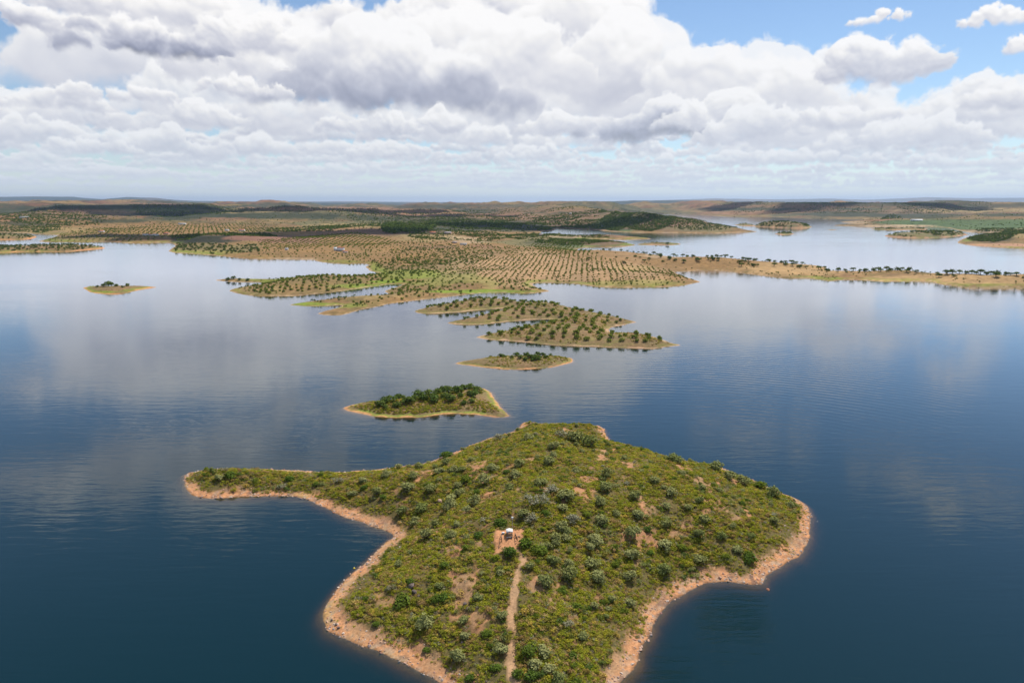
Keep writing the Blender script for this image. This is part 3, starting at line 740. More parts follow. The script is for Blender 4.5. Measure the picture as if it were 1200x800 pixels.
# far ridges on the skyline: photo height of the crest by photo column, distance, depth
RIDGES = [
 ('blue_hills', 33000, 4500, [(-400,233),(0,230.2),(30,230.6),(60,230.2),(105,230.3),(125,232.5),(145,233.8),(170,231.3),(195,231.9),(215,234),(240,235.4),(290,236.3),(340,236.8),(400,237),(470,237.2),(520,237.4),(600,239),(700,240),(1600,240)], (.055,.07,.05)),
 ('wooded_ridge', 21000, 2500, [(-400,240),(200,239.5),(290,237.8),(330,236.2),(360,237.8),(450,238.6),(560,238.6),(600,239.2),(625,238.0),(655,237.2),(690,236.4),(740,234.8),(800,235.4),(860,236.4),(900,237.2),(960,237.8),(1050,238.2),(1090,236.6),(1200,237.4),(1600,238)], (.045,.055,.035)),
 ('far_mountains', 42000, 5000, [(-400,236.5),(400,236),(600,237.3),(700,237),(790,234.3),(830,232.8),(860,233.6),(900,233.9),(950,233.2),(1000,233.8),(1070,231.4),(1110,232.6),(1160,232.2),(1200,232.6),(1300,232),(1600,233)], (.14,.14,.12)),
]
for (nm, D, dep, prof, colr) in RIDGES:
    px = np.arange(-380, 1580, 2.)
    cy_ = np.interp(px, [p[0] for p in prof], [p[1] for p in prof])
    crest = H+(238-cy_)/800*D*1.02
    ts = np.linspace(-1, 1, 25)
    Yg = D+ts*dep; Xg = (px-600)/800*D/ (CP)
    XX, YY = np.meshgrid(Xg, Yg)
    n = fbm(XX, YY, dep*.7, 50)+.5*fbm(XX, YY, dep*.22, 51)
    sh = np.exp(-(ts[:,None]*1.9)**2)
    ZZ = crest[None,:]*sh*(1+.05*n)+sh*0+(n*crest[None,:]*.14)*(1-sh)
    ZZ = np.minimum(ZZ, crest[None,:]*(1.01+.012*n))-3*(1-sh)
    V = np.stack([XX.ravel(), YY.ravel(), ZZ.ravel()], -1)
    nn, mm = XX.shape; idx = np.arange(nn*mm).reshape(nn, mm)
    F = np.stack([idx[:-1,:-1].ravel(), idx[:-1,1:].ravel(), idx[1:,1:].ravel(), idx[1:,:-1].ravel()], -1)
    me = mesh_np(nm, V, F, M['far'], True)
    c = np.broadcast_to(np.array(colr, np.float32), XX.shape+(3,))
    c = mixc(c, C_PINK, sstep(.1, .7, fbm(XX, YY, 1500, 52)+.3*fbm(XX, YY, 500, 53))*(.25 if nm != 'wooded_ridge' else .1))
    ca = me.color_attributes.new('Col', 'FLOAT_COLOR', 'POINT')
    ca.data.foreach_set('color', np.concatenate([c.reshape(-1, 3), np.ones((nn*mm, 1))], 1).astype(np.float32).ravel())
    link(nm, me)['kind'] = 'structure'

# ================= lake =================
LAKE = 48000.
bm = bmesh.new(); bmesh.ops.create_cube(bm, size=1.)
for v in bm.verts: v.co = Vector((v.co.x*2*LAKE, v.co.y*2*LAKE+20000, -3.+v.co.z*6.))
me = bpy.data.meshes.new('lake_water'); bm.to_mesh(me); bm.free(); me.materials.append(M['water'])
link('lake_water', me)['kind'] = 'structure'
me = mesh_np('lake_bed', [(-LAKE+10, -LAKE+20010, -5.), (LAKE-10, -LAKE+20010, -5.), (LAKE-10, LAKE+19990, -5.), (-LAKE+10, LAKE+19990, -5.)], [(0,1,2,3)], M['bed'])
link('lake_bed', me)['kind'] = 'structure'
print('LAND', round(time.time()-T_START, 1))

# ================= plants: shapes =================
def quads(P, N, size, rng, asp=.6):
    """leaf quads centred at P (n x 3), normals N, half size 'size' (array)"""
    n = len(P)
    N = N/np.maximum(np.linalg.norm(N, axis=1, keepdims=True), 1e-6)
    A = rng.normal(size=(n, 3)); A -= (A*N).sum(1, keepdims=True)*N
    A /= np.maximum(np.linalg.norm(A, axis=1, keepdims=True), 1e-6)
    B = np.cross(N, A)
    a = A*size[:,None]; b = B*size[:,None]*asp
    bend = N*size[:,None]*.25
    V = np.stack([P-a, P-b+bend, P+a, P+b+bend], 1).reshape(-1, 3)
    return V, np.arange(n*4).reshape(n, 4)
def crown_mesh(name, mat, seed, puffs=7, leaves=420, leaf=.13, wide=1., high=.8, lift=.25, spread=.62, rag=.55):
    """a crown of many small leaf sprays on a few overlapping boughs; radius about 1"""
    rng = np.random.RandomState(seed)
    c = rng.normal(size=(puffs, 3)); c /= np.linalg.norm(c, axis=1, keepdims=True)
    c *= rng.uniform(.25, 1, (puffs, 1))**.6*spread
    c[:,2] = np.abs(c[:,2])*.9
    r = rng.uniform(.32, .55, puffs)
    w = r**2/np.sum(r**2)
    k = rng.choice(puffs, leaves, p=w)
    dr = rng.normal(size=(leaves, 3)); dr /= np.linalg.norm(dr, axis=1, keepdims=True)
    dr[:,2] = np.where(dr[:,2] < -.35, -dr[:,2], dr[:,2])
    rad = r[k]*rng.uniform(.55, 1.12, leaves)
    P = c[k]+dr*rad[:,None]
    N = dr*1.+P*.35+rng.normal(size=(leaves, 3))*rag+np.array([0, 0, .25])
    sz = leaf*rng.uniform(.6, 1.4, leaves)
    V, F = quads(P, N, sz, rng)
    V = V*np.array([wide, wide, high]); V[:,2] += lift
    return mesh_np(name, V, F, mat)
def tube(V, F, p, q, r0, r1, n=5):
    p = np.array(p, float); q = np.array(q, float); d = q-p; d /= np.linalg.norm(d)
    a = np.cross(d, [.3, .9, .1]); a /= np.linalg.norm(a); b = np.cross(d, a)
    k = len(V)
    for c, r in ((p, r0), (q, r1)):
        for i in range(n):
            t = 2*math.pi*i/n; V.append(tuple(c+a*math.cos(t)*r+b*math.sin(t)*r))
    for i in range(n): F.append((k+i, k+(i+1) % n, k+n+(i+1) % n, k+n+i))
def trunk_mesh(name, mat, seed, h=1., r=.09, limbs=4, reach=.5):
    rng = random.Random(seed); V, F = [], []
    top = (rng.uniform(-.08, .08), rng.uniform(-.08, .08), h*.55)
    tube(V, F, (0, 0, -.15), top, r, r*.7, 6)
    for i in range(limbs):
        a = 2*math.pi*(i+rng.random()*.6)/limbs
        e = (top[0]+math.cos(a)*reach, top[1]+math.sin(a)*reach, h*rng.uniform(.9, 1.15))
        tube(V, F, top, e, r*.6, r*.22, 5)
        f = (e[0]+math.cos(a+.6)*reach*.35, e[1]+math.sin(a+.6)*reach*.35, e[2]+h*.2)
        tube(V, F, e, f, r*.25, r*.1, 4)
    return mesh_np(name, V, F, mat)
def joined(name, A, B):
    """two meshes as one (stuff only)"""
    bm = bmesh.new(); bm.from_mesh(A); n = len(bm.faces); bm.from_mesh(B)
    bm.faces.ensure_lookup_table()
    for f in bm.faces[n:]: f.material_index = 1
    me = bpy.data.meshes.new(name); bm.to_mesh(me); bm.free()
    me.materials.append(A.materials[0]); me.materials.append(B.materials[0])
    return me
M['silver'] = mat_leaf('silver_leaf', [(0, (0.261,0.272,0.092)), (.5, (0.344,0.344,0.141)), (1, (0.217,0.247,0.075))], .2)
M['green'] = mat_leaf('green_leaf', [(0, (0.145,0.202,0.028)), (.5, (0.102,0.165,0.031)), (1, (0.187,0.224,0.031))], .3)
M['pale'] = mat_leaf('dry_leaf', [(0, (0.351,0.338,0.230)), (1, (0.284,0.270,0.176))], .15)
M['oak'] = mat_leaf('oak_leaf', [(0, (0.090,0.132,0.033)), (.5, (0.123,0.180,0.042)), (1, (0.158,0.206,0.051))], .15)
M['olive'] = mat_leaf('olive_leaf', [(0, (0.161,0.212,0.042)), (.5, (0.224,0.273,0.055)), (1, (0.276,0.312,0.058))], .2)
M['scrub'] = mat_leaf('scrub_leaf', [(0, (0.350,0.351,0.028)), (.25, (0.250,0.277,0.032)), (.42, (0.424,0.386,0.037)), (.55, (0.206,0.218,0.044)), (.66, (0.306,0.243,0.052)), (.76, (0.350,0.214,0.080)), (.86, (0.482,0.337,0.156)), (.94, (0.584,0.412,0.078)), (1, (0.292,0.315,0.035))], .25)
M['bark'] = mat_plain('bark', (.12,.095,.07), .9, .3, .5)
M['twig'] = mat_plain('grey_twig', (.20,.175,.15), .9, .3, .5)
M['rock'] = mat_rock()
SH = {
 's': [crown_mesh('crown', M['silver'], 100+i, 8, 460, .12, 1., .85, .28) for i in range(6)],
 'g': [crown_mesh('crown', M['green'], 120+i, 7, 420, .115, 1., .72, .18, .55) for i in range(4)],
 'p': [crown_mesh('crown', M['pale'], 140+i, 9, 300, .09, 1., .7, .22, .75, .9) for i in range(3)],
}
OAK = [crown_mesh('crown', M['oak'], 160+i, 9, 330, .14, 1.1, .66, .6, .7) for i in range(5)]
ROUND = [crown_mesh('crown', M['oak'], 170+i, 8, 330, .14, 1.05, .85, .3) for i in range(4)]
OLV = [crown_mesh('crown', M['olive'], 180+i, 6, 190, .17, 1., .9, .2) for i in range(5)]
TRK_S = [trunk_mesh('trunk', M['twig'], 200+i, .55, .06, 5, .42) for i in range(3)]
TRK_O = [trunk_mesh('trunk', M['bark'], 210+i, 1.15, .10, 4, .6) for i in range(3)]
TRK_V = [trunk_mesh('trunk', M['bark'], 220+i, .75, .09, 3, .4) for i in range(3)]
def rock_mesh(seed, name='rock', sub=1):
    rng = random.Random(seed)
    bm = bmesh.new(); bmesh.ops.create_icosphere(bm, subdivisions=sub, radius=1.)
    s = Vector((rng.uniform(.8, 1.3), rng.uniform(.6, 1.), rng.uniform(.35, .7)))
    planes = [(Vector((rng.gauss(0, 1), rng.gauss(0, 1), rng.gauss(0, .8))).normalized(), rng.uniform(.55, .85)) for _ in range(7)]
    for v in bm.verts:
        c = v.co.copy()
        for n, k in planes:
            e = c.dot(n)-k
            if e > 0: c -= n*e
        c *= rng.uniform(.94, 1.06)
        v.co = Vector((c.x*s.x, c.y*s.y, c.z*s.z))
    me = bpy.data.meshes.new(name); bm.to_mesh(me); bm.free(); me.materials.append(M['rock'])
    return me
ROCKS = [rock_mesh(300+i) for i in range(7)]

# ================= masses of small things: one object each =================
def source_collection(name, meshes):
    c = bpy.data.collections.new(name)
    for i, me in enumerate(meshes): c.objects.link(bpy.data.objects.new(f'{name}_{i:02d}', me))
    return c
def scatter(name, P, S, RZ, coll, count, label, cat, tilt=None, seed=0):
    """geometry-nodes instances of the meshes in coll at points P"""
    n = len(P)
    me = bpy.data.meshes.new(name); me.vertices.add(n); me.vertices.foreach_set('co', np.asarray(P, np.float32).ravel())
    at1 = me.attributes.new('scl', 'FLOAT_VECTOR', 'POINT')
    S = np.asarray(S, np.float32)
    if S.ndim == 1: S = np.repeat(S[:,None], 3, 1)
    at1.data.foreach_set('vector', S.ravel())
    at2 = me.attributes.new('rot', 'FLOAT_VECTOR', 'POINT')
    E = np.zeros((n, 3), np.float32); E[:,2] = RZ
    if tilt is not None: E[:,:2] = tilt
    at2.data.foreach_set('vector', E.ravel())
    at3 = me.attributes.new('idx', 'INT', 'POINT'); at3.data.foreach_set('value', np.random.RandomState(seed).randint(0, count, n).astype(np.int32))
    o = link(name, me); tag(o, label, cat, None, 'stuff')
    t = bpy.data.node_groups.new(name, 'GeometryNodeTree')
    t.interface.new_socket('Geometry', in_out='INPUT', socket_type='NodeSocketGeometry')
    t.interface.new_socket('Geometry', in_out='OUTPUT', socket_type='NodeSocketGeometry')
    N = t.nodes; L = t.links
    gi = N.new('NodeGroupInput'); go = N.new('NodeGroupOutput'); ip = N.new('GeometryNodeInstanceOnPoints')
    ci = N.new('GeometryNodeCollectionInfo'); ci.inputs['Collection'].default_value = coll
    ci.inputs['Separate Children'].default_value = True; ci.inputs['Reset Children'].default_value = True
    def attr(nm, tp):
        a = N.new('GeometryNodeInputNamedAttribute'); a.data_type = tp; a.inputs['Name'].default_value = nm; return a.outputs[0]
    L.new(gi.outputs[0], ip.inputs['Points']); L.new(ci.outputs[0], ip.inputs['Instance'])
    ip.inputs['Pick Instance'].default_value = True
    L.new(attr('idx', 'INT'), ip.inputs['Instance Index'])
    L.new(attr('scl', 'FLOAT_VECTOR'), ip.inputs['Scale'])
    er = N.new('FunctionNodeEulerToRotation'); L.new(attr('rot', 'FLOAT_VECTOR'), er.inputs[0]); L.new(er.outputs[0], ip.inputs['Rotation'])
    L.new(ip.outputs[0], go.inputs[0])
    md = o.modifiers.new('scatter', 'NODES'); md.node_group = t
    return o
RS = np.random.RandomState(77)
def inside_pts(L, n, x0=None, x1=None, y0=None, y1=None, pad=0.):
    x0 = L.x0-pad if x0 is None else x0; x1 = L.x1+pad if x1 is None else x1; y0 = L.y0-pad if y0 is None else y0; y1 = L.y1+pad if y1 is None else y1
    return RS.uniform(x0, x1, n), RS.uniform(y0, y1, n)

# ---- near island: shrubs placed one by one (photo x, y of the crown, radius in px, kind) ----
SHRUBS = """709,570,9,s 744,580,8,s 786,576,7,s 704,587,7,s 781,591,6,s 805,594,6,s 819,586,6,s 745,602,8,s 705,610,7,s 825,607,8,s 781,612,8,s 741,624,9,s 817,625,7,s 845,627,6,s 859,616,5,s 879,627,5,s 779,639,9,s 741,649,9,s 819,654,8,s 864,642,7,s 877,652,9,g 779,666,9,s 737,675,9,s 722,601,5,s 710,554,7,s 765,562,7,s 789,537,9,s 841,547,9,s 855,557,8,s 872,563,8,s 889,567,8,g 905,577,8,s 907,610,6,s 925,592,5,s
524,531,9,g 453,555,6,s 466,547,5,s 475,570,9,s 490,546,6,s 485,556,6,s 506,571,8,s 515,551,7,s 524,541,6,s 531,550,6,s 542,550,6,s 552,538,5,s 546,560,8,g 538,567,6,s 538,577,6,s 529,583,7,s 495,594,9,s 528,592,9,s 510,613,6,s 487,609,5,s 501,626,8,s 535,613,6,s 556,587,8,s 547,597,7,s 569,562,9,s 577,547,7,s 594,551,5,g 604,556,8,s 609,543,7,s 597,570,7,s 633,564,8,s 643,540,8,s 648,522,8,s 659,509,9,p 621,512,7,s 585,511,8,p 646,572,9,p 664,581,12,s 628,586,13,p 658,595,8,s 704,588,5,s 672,608,9,p 657,615,8,s 587,611,9,g 704,609,8,s 623,607,9,p 614,603,8,s 675,512,11,s 692,518,11,s 675,551,6,s 650,631,8,s 664,621,6,s 697,631,9,s
615,636,10,g 597,645,9,g 631,641,11,g 668,606,7,p 657,618,7,s 652,635,6,s 665,629,7,s 761,646,6,g 670,673,11,s 640,680,10,s 692,659,10,s 700,677,9,s 666,659,6,s 622,662,6,s 739,706,7,s 696,711,6,s 674,710,7,g 712,712,5,s 685,745,7,s 665,730,6,p 637,763,9,s 622,760,10,g 606,789,7,g 627,777,8,s 642,782,8,s 621,789,9,g 587,760,8,s 591,720,7,s 544,725,7,s 498,730,10,s 536,767,8,s 512,700,7,g 525,627,6,s 531,625,6,s 550,793,6,g 670,767,6,g 470,701,12,g 518,698,8,g 545,745,6,s
269,555,7,g 257,559,5,s 331,569,5,p 395,562,6,p 424,562,6,s 441,575,6,s 427,570,5,g 414,577,6,s 472,597,7,s 487,612,6,s 482,645,5,s 701,675,9,s 777,667,8,s 500,567,6,g 560,575,6,g 688,600,6,g 640,600,6,g 720,640,6,g 690,640,7,s 760,620,6,g 800,640,7,g 850,650,6,g 300,562,5,g 340,560,6,g 370,566,5,g 560,625,7,g 545,640,6,g 520,660,7,g 560,700,6,s 480,680,6,g 430,700,5,g 440,730,5,g 500,760,5,g 570,740,7,g 580,780,7,g 660,690,7,g 720,660,6,g 715,700,6,s 690,780,6,g 655,795,8,s 640,640,8,s 648,655,8,s"""
SHRUB_LABEL = {
 's': ('silvery grey-green rounded shrub standing above the low scrub of the near island', 'silvery shrubs on the near island'),
 'g': ('bright green leafy bush growing among low scrub on the near island', 'bright green bushes on the near island'),
 'p': ('pale dry twiggy bush with grey bare branches on the near island', 'pale dry bushes on the near island')}
SPECIAL = {
 (587,611): 'dark green round bush directly behind the white-roofed shelter', (470,701): 'large bright green bush near the left shore of the near island, level with the path',
 (524,531): 'rounded green bush overhanging the rear shore just left of the narrow bare beach', (615,636): 'large green bush at the right edge of the bare clearing by the shelter',
 (597,645): 'green bush between the clearing and the top of the dirt path', (664,581): 'largest silvery shrub in the middle of the near island, right of a pale dry bush',
 (628,586): 'widest pale dry bush on the near island, upslope of the shelter', (877,652): 'bright green bush close to the rocky right shore of the near island',
 (606,789): 'small round green bush at the right edge of the dirt path, lowest on the slope', (498,730): 'pale silvery shrub above the orange lower-left shore of the near island',
 (269,555): 'largest green bush near the tip of the long left spit', (670,673): 'large silvery shrub right of the dirt path, in the thick of a shrub group'}
placed = []
def put_tree(name, cat, loc, r, crown, trunk, label, group, hgt=1., rz=None):
    t = empty(name, loc, RS.uniform(0, 6.28) if rz is None else rz)
    t.scale = (r, r, r*hgt); tag(t, label, cat, group)
    link('crown', crown, t); link('trunk', trunk, t)
    return t
for tok in SHRUBS.split():
    x, y, r, k = tok.split(','); x, y, r = float(x), float(y), float(r)
    p = hit(near, x, y+r*.55)
    sl = math.hypot(math.hypot(p[0], p[1]), H-p[2])
    rad = r*sl/800*1.22
    key = (int(x), int(y)); lab, grp = SHRUB_LABEL[k]
    put_tree({'s': 'silvery_shrub', 'g': 'green_bush', 'p': 'dry_bush'}[k], 'bush', (p[0], p[1], p[2]-.1), rad, SH[k][RS.randint(len(SH[k]))], TRK_S[RS.randint(3)], SPECIAL.get(key, lab), None if key in SPECIAL else grp, RS.uniform(.85, 1.15))
    placed.append((p[0], p[1], rad))
# more of them in the gaps
X, Y = inside_pts(near, 9000); d = near.d(X, Y); Z = near.h(X, Y, d)
bare, path, clear = near_cover(X, Y, Z, d)
px, py = proj(X, Y, Z)
dens = np.where(px > 600, 1., .55)*np.where(py > 690, .6, 1.)*np.where(py < 545, 1.6, 1.)
extra = 0
for i in range(len(X)):
    if extra >= 125: break
    if d[i] < (3 if py[i] < 560 else 7) or path[i] > .05 or clear[i] > .02 or bare[i] > .75 or py[i] > 812: continue
    if RS.rand() > dens[i]*.6: continue
    r = RS.uniform(.95, 1.7)
    if any((X[i]-a)**2+(Y[i]-b)**2 < (r+c+.2)**2 for a, b, c in placed): continue
    if seg_dist(X[i:i+1], Y[i:i+1], PATHW)[0] < r+1.0: continue
    k = 's' if RS.rand() < .62 else ('g' if RS.rand() < .75 else 'p')
    lab, grp = SHRUB_LABEL[k]
    put_tree({'s': 'silvery_shrub', 'g': 'green_bush', 'p': 'dry_bush'}[k], 'bush', (X[i], Y[i], Z[i]-.1), r, SH[k][RS.randint(len(SH[k]))], TRK_S[RS.randint(3)], lab, grp, RS.uniform(.85, 1.2))
    placed.append((X[i], Y[i], r)); extra += 1
print('SHRUBS', len(placed), round(time.time()-T_START, 1))
# ---- near island: low scrub ----
SCR = [crown_mesh('scrub', M['scrub'], 400+i, 6, 110, .15, 1., .62, .12, .7, .7) for i in range(4)]+[crown_mesh('scrub', M['scrub'], 410+i, 9, 100, .12, 1.25, .42, .08, .95, .9) for i in range(3)]+[crown_mesh('scrub', M['pale'], 420+i, 5, 60, .11, 1., .5, .1, .8, .9) for i in range(1)]
c_scrub = source_collection('scrub_source', SCR)
n = 140000
X, Y = inside_pts(near, n); d = near.d(X, Y); Z = near.h(X, Y, d)
bare, path, clear = near_cover(X, Y, Z, d)
pr = (1-bare)**1.1*.97+.07*(d > 2.)
clump = fbm(X, Y, 4.5, 60)
ok = (RS.rand(n) < pr*np.where(clump > -.45, 1, .45)) & (d > 1.2) & (path < .25) & (clear < .25) & (proj(X, Y, Z)[1] < 840)
X, Y, Z, clump, d = X[ok], Y[ok], Z[ok], clump[ok], d[ok]
S = RS.uniform(.40, .95, len(X))*(1+.35*np.clip(clump, -1, 1.2))*np.where(d < 6, .6, 1)
SS = np.stack([S, S, S*RS.uniform(.7, 1.35, len(S))], 1)
scatter('low_scrub', np.stack([X, Y, Z-.05], -1), SS, RS.uniform(0, 6.28, len(X)), c_scrub, len(SCR), 'low yellow-green and brown scrub carpeting the slopes of the near island', 'scrub', RS.uniform(-.2, .2, (len(X), 2)))
print('scrub', len(X))
# taller thickets where bushes run together
THK = [crown_mesh('thicket', M['scrub'], 430+i, 8, 190, .12, 1.1, .8, .2, .7, .8) for i in range(3)]+[crown_mesh('thicket', M['green'], 440+i, 7, 180, .12, 1., .75, .2, .7, .8) for i in range(2)]+[crown_mesh('thicket', M['silver'], 450+i, 8, 200, .11, 1.05, .8, .22, .7, .8) for i in range(2)]+[crown_mesh('thicket', M['oak'], 460, 7, 180, .12, 1., .75, .2, .7, .8)]
c_thk = source_collection('thicket_source', THK)
X, Y = inside_pts(near, 16000); d = near.d(X, Y); Z = near.h(X, Y, d)
bare, path, clear = near_cover(X, Y, Z, d); px, py = proj(X, Y, Z)
q = fbm(X, Y, 11, 62)+.7*fbm(X, Y, 4, 63)+.25*sstep(545, 520, py)+.2*sstep(620, 700, px)
ok = (q > .22+.5*RS.rand(len(X))) & (d > 3) & (bare < .5) & (path < .02) & (clear < .02) & (py < 840)
ok &= seg_dist(X, Y, PATHW) > 1.5
X, Y, Z = X[ok], Y[ok], Z[ok]; S = RS.uniform(.55, 1.25, len(X))
scatter('bush_thicket', np.stack([X, Y, Z-.08], -1), np.stack([S*RS.uniform(.8, 1.3, len(S)), S*RS.uniform(.8, 1.3, len(S)), S*RS.uniform(.8, 1.2, len(S))], 1), RS.uniform(0, 6.28, len(X)), c_thk, len(THK), 'irregular mixed thickets of taller scrub running together over the near island', 'thicket', RS.uniform(-.15, .15, (len(X), 2)))
print('thicket', len(X))
# ---- near island: stones of the shore band and strewn uphill ----
c_rock = source_collection('rock_source', ROCKS)
n = 90000
X, Y = inside_pts(near, n); d = near.d(X, Y)
px, py = proj(X, Y, 0)
wr = 2.4+1.5*sstep(600, 640, py)
m = fbm(X, Y, 6, 61)
pr = np.where((d > -.25) & (d < wr), .9*(.5+.5*sstep(-.6, .4, m)), .0)
pr = np.where((d >= wr) & (d < wr+4), .12, pr)
pr = np.where(d >= wr+4, .012, pr)
ok = (RS.rand(n) < pr) & (py < 850)
X, Y, d = X[ok], Y[ok], d[ok]; Z = near.h(X, Y, d)
bare, path, clear = near_cover(X, Y, Z, d)
ok = (path < .5) & (clear < .3); X, Y, Z, d = X[ok], Y[ok], Z[ok], d[ok]
S = (.11+.42*RS.rand(len(X))**2.8)*np.where(d < 1.4, 1.25, .9)
scatter('shore_stones', np.stack([X, Y, Z], -1), S, RS.uniform(0, 6.28, len(X)), c_rock, len(ROCKS), 'pinkish and grey stones strewn along the shore of the near island', 'stones', RS.uniform(-.5, .5, (len(X), 2)))
print('stones', len(X))
for i, (x, y, s_) in enumerate([(482,688,1.0),(486,694,.85),(491,699,.7),(545,708,.8),(548,714,.6),(394,732,.5),(397,736,.45),(389,727,.4),(844,677,.6),(900,677,.5),(516,588,.9),(478,600,.9)]):
    p = hit(near, x, y)
    labs = ['dark upright rock outcrop among scrub on the lower left slope', 'dark rock outcrop in the middle of a short rocky rib, lower left slope', 'dark rock outcrop at the foot of a short rocky rib, lower left slope', 'dark rock outcrop left of the dirt path, upper of two', 'dark rock outcrop left of the dirt path, lower of two']
    me = rock_mesh(500+i, 'rock_outcrop', 2); me.materials.clear()
    if 'crag' not in M: M['crag'] = mat_plain('dark_crag', (.15,.115,.10), .95, .45, .5)
    me.materials.append(M['crag'] if i < 8 else M['rock'])
    o = link('rock_outcrop', me); o.location = (p[0], p[1], p[2]+s_*.25); o.scale = (s_, s_, s_*1.3); o.rotation_euler = (RS.uniform(-.4, .4), RS.uniform(-.4, .4), RS.uniform(0, 6))
    if i < 5: tag(o, labs[i], 'rock')
    elif i < 8: tag(o, 'dark boulder at the water\'s edge of the lower-left corner of the near island', 'rock', 'dark boulders on the lower-left corner shore')
    else: tag(o, ['pale rock at the top of the cove on the lower right shore', 'pale rock at the corner of the lower right shore', 'brown boulder on the slope above the left cove', 'pale boulder just above the head of the left cove'][i-8], 'rock')
print('NEAR', round(time.time()-T_START, 1))

# ================= islet trees =================
def round_tree(land, x, y, rpx, label, group, meshes=None, name='holm_oak', hgt=1., cat='tree'):
    """y: photo row of the crown's centre"""
    p = hit(land, x, y+rpx*.75)
    sl = math.hypot(math.hypot(p[0], p[1]), H-p[2]); rad = rpx*sl/800
    ms = meshes or ROUND
    return put_tree(name, cat, (p[0], p[1], p[2]-.15), rad, ms[RS.randint(len(ms))], TRK_V[RS.randint(3)], label, group, hgt)
K_TREES = [(467.5,459,6),(446,470,6),(451,466,6),(465,472,5),(456,464,5),(462,466,5),(475,468,6),(481,466,6.5),(491,458,7.5),(487,464,5),(497,464,6),(507,463,8),(511,457,6),(502,458,6),(517,453,7),(526,454,8),(527,463,7),(537,454,7.5),(550,449,6),(555,458,7.5),(560,454,6),(539,461,4),(552,468,4),(543,470,4),(452,475,4),(470,463,5),(533,448,5),(544,452,6),(521,461,5)]
K_UNIQ = {0: 'round tree at the upper left end of the tree belt on the wooded islet', 11: 'broad dark tree in the middle of the wooded islet, at the belt\'s front edge', 18: 'topmost tree of the wooded islet, on its rear shore', 19: 'large bright tree at the right end of the tree belt on the wooded islet', 24: 'small bush at the lower left end of the tree belt on the wooded islet', 16: 'round tree standing clear in front of the belt on the wooded islet'}
for i, (x, y, r) in enumerate(K_TREES):
    round_tree(isle_k, x, y, r*1.15, K_UNIQ.get(i, 'round green tree in the %s part of the belt on the wooded islet' % ('left' if x < 480 else 'right' if x > 524 else 'middle')), None if i in K_UNIQ else 'round trees on the wooded islet, %s part' % ('left' if x < 480 else 'right' if x > 524 else 'middle'))
J_TREES = [(587,415,3.6),(591,416,3),(605,413.5,4),(610,416.5,3.6),(616,419,3.8),(617,412,3.6),(621,415.5,4),(627,416.5,5),(632,418,4),(630,411.5,4),(636,414,3.4),(645,414.5,2.6),(575,415.5,2),(600,417,2.6),(640,417,3),(624,420,3)]
for i, (x, y, r) in enumerate(J_TREES):
    u = {7: 'largest tree on the narrow islet, right of its middle', 12: 'small lone tree left of the others on the narrow islet', 11: 'small lone tree right of the others on the narrow islet'}.get(i)
    round_tree(isle_j, x, y, r*1.15, u or ('small round tree toward the %s of the clump on the narrow islet' % ('left' if x < 612 else 'right' if x > 626 else 'middle')), None if u else 'small trees on the narrow islet, %s' % ('left' if x < 612 else 'right' if x > 626 else 'middle'))
L_TREES = [(127,330.5,4.2),(131,332,3.4),(122,333.5,2.8),(136,333.5,2.2),(149,333,2.5),(114,335,1.8),(144,335.5,1.8)]
for i, (x, y, r) in enumerate(L_TREES):
    u = {0: 'tallest dark tree at the middle of the small grassy islet', 4: 'round tree standing alone right of the clump on the grassy islet', 5: 'low bush at the left of the grassy islet'}.get(i)
    round_tree(isle_l, x, y, r*1.15, u or 'dark bush in the clump on the grassy islet', None if u else 'bushes on the grassy islet')
for (x, y, r, lab) in [(274,324.5,3.2,'dark tree topmost on the thin headland left of the orchard headland'),(267,326,3,'dark tree leftmost on the thin headland beside the orchard headland'),(281,326.5,2.4,'small dark tree in the middle of the thin headland'),(290,327,2.6,'dark tree rightmost on the thin headland beside the orchard headland'),(782,284.3,2.6,'round dark tree on the small islet behind the oak strip')]:
    round_tree(mainl if x < 700 else far_isles['tree_islet_far'], x, y, r, lab, None)

# ================= holm oaks along the strip =================
OAKS = """757,293 766,294 774,296 762,300 770,300 774,301.5 784,304 791,306 777,307 754,297 761,305 755,307 789,297 793,298 800,300 805,300 801,308 812,301 816,305 819,306.5 829,300.5 834,301 840,301 845,301.5 850,302 857,302.5 842,305.5 871,303 876,303.5 867,308 872,307.5 877,306.5 884,302 886,305.5 887,312 882,312 869,312 899,305.5 901,305.5 908,306.5 916,307 920,307 927,308 932,309 921,310.5 929,312 940,309 907,312 937,314 944,314 959,316 966,315 969,318 982,316 990,316 1000,315.5 1008,314.5 1014,315 1015,318.5 1024,316 1029,313.5 1032,318.5 1041,318 1039,314.5 1043,314.5 1051,316 1057,316 1066,317 1062,319 1074,319 1098,322 1110,322 1118,324.5 1124,320 1132,319 1139,319 1144,319 1149,319 1156,319 1161,319 1169,319.5 1179,320.5 1184,322.5 1191,323 1167,324.5 1116,320.5 735,292 742,292.5 748,293 728,293 715,292.5 707,293 700,297 722,302 735,304 744,301 750,303 690,305 731,309 1100,325 1204,323 1213,324 830,304.5 835,305"""
oaks = []
for i, tok in enumerate(OAKS.split()):
    x, y = map(float, tok.split(','))
    p = hit(mainl, x, y)
    r = RS.uniform(3.2, 5.2)*(1.1 if x > 1090 else 1)
    if x < 760: r *= .8
    oaks.append((put_tree('holm_oak', 'tree', (p[0], p[1], p[2]-.2), r, OAK[RS.randint(5)] if RS.rand() < .55 else ROUND[RS.randint(4)], TRK_O[RS.randint(3)], 'x', 'y', RS.uniform(.85, 1.1)), x, y, r))

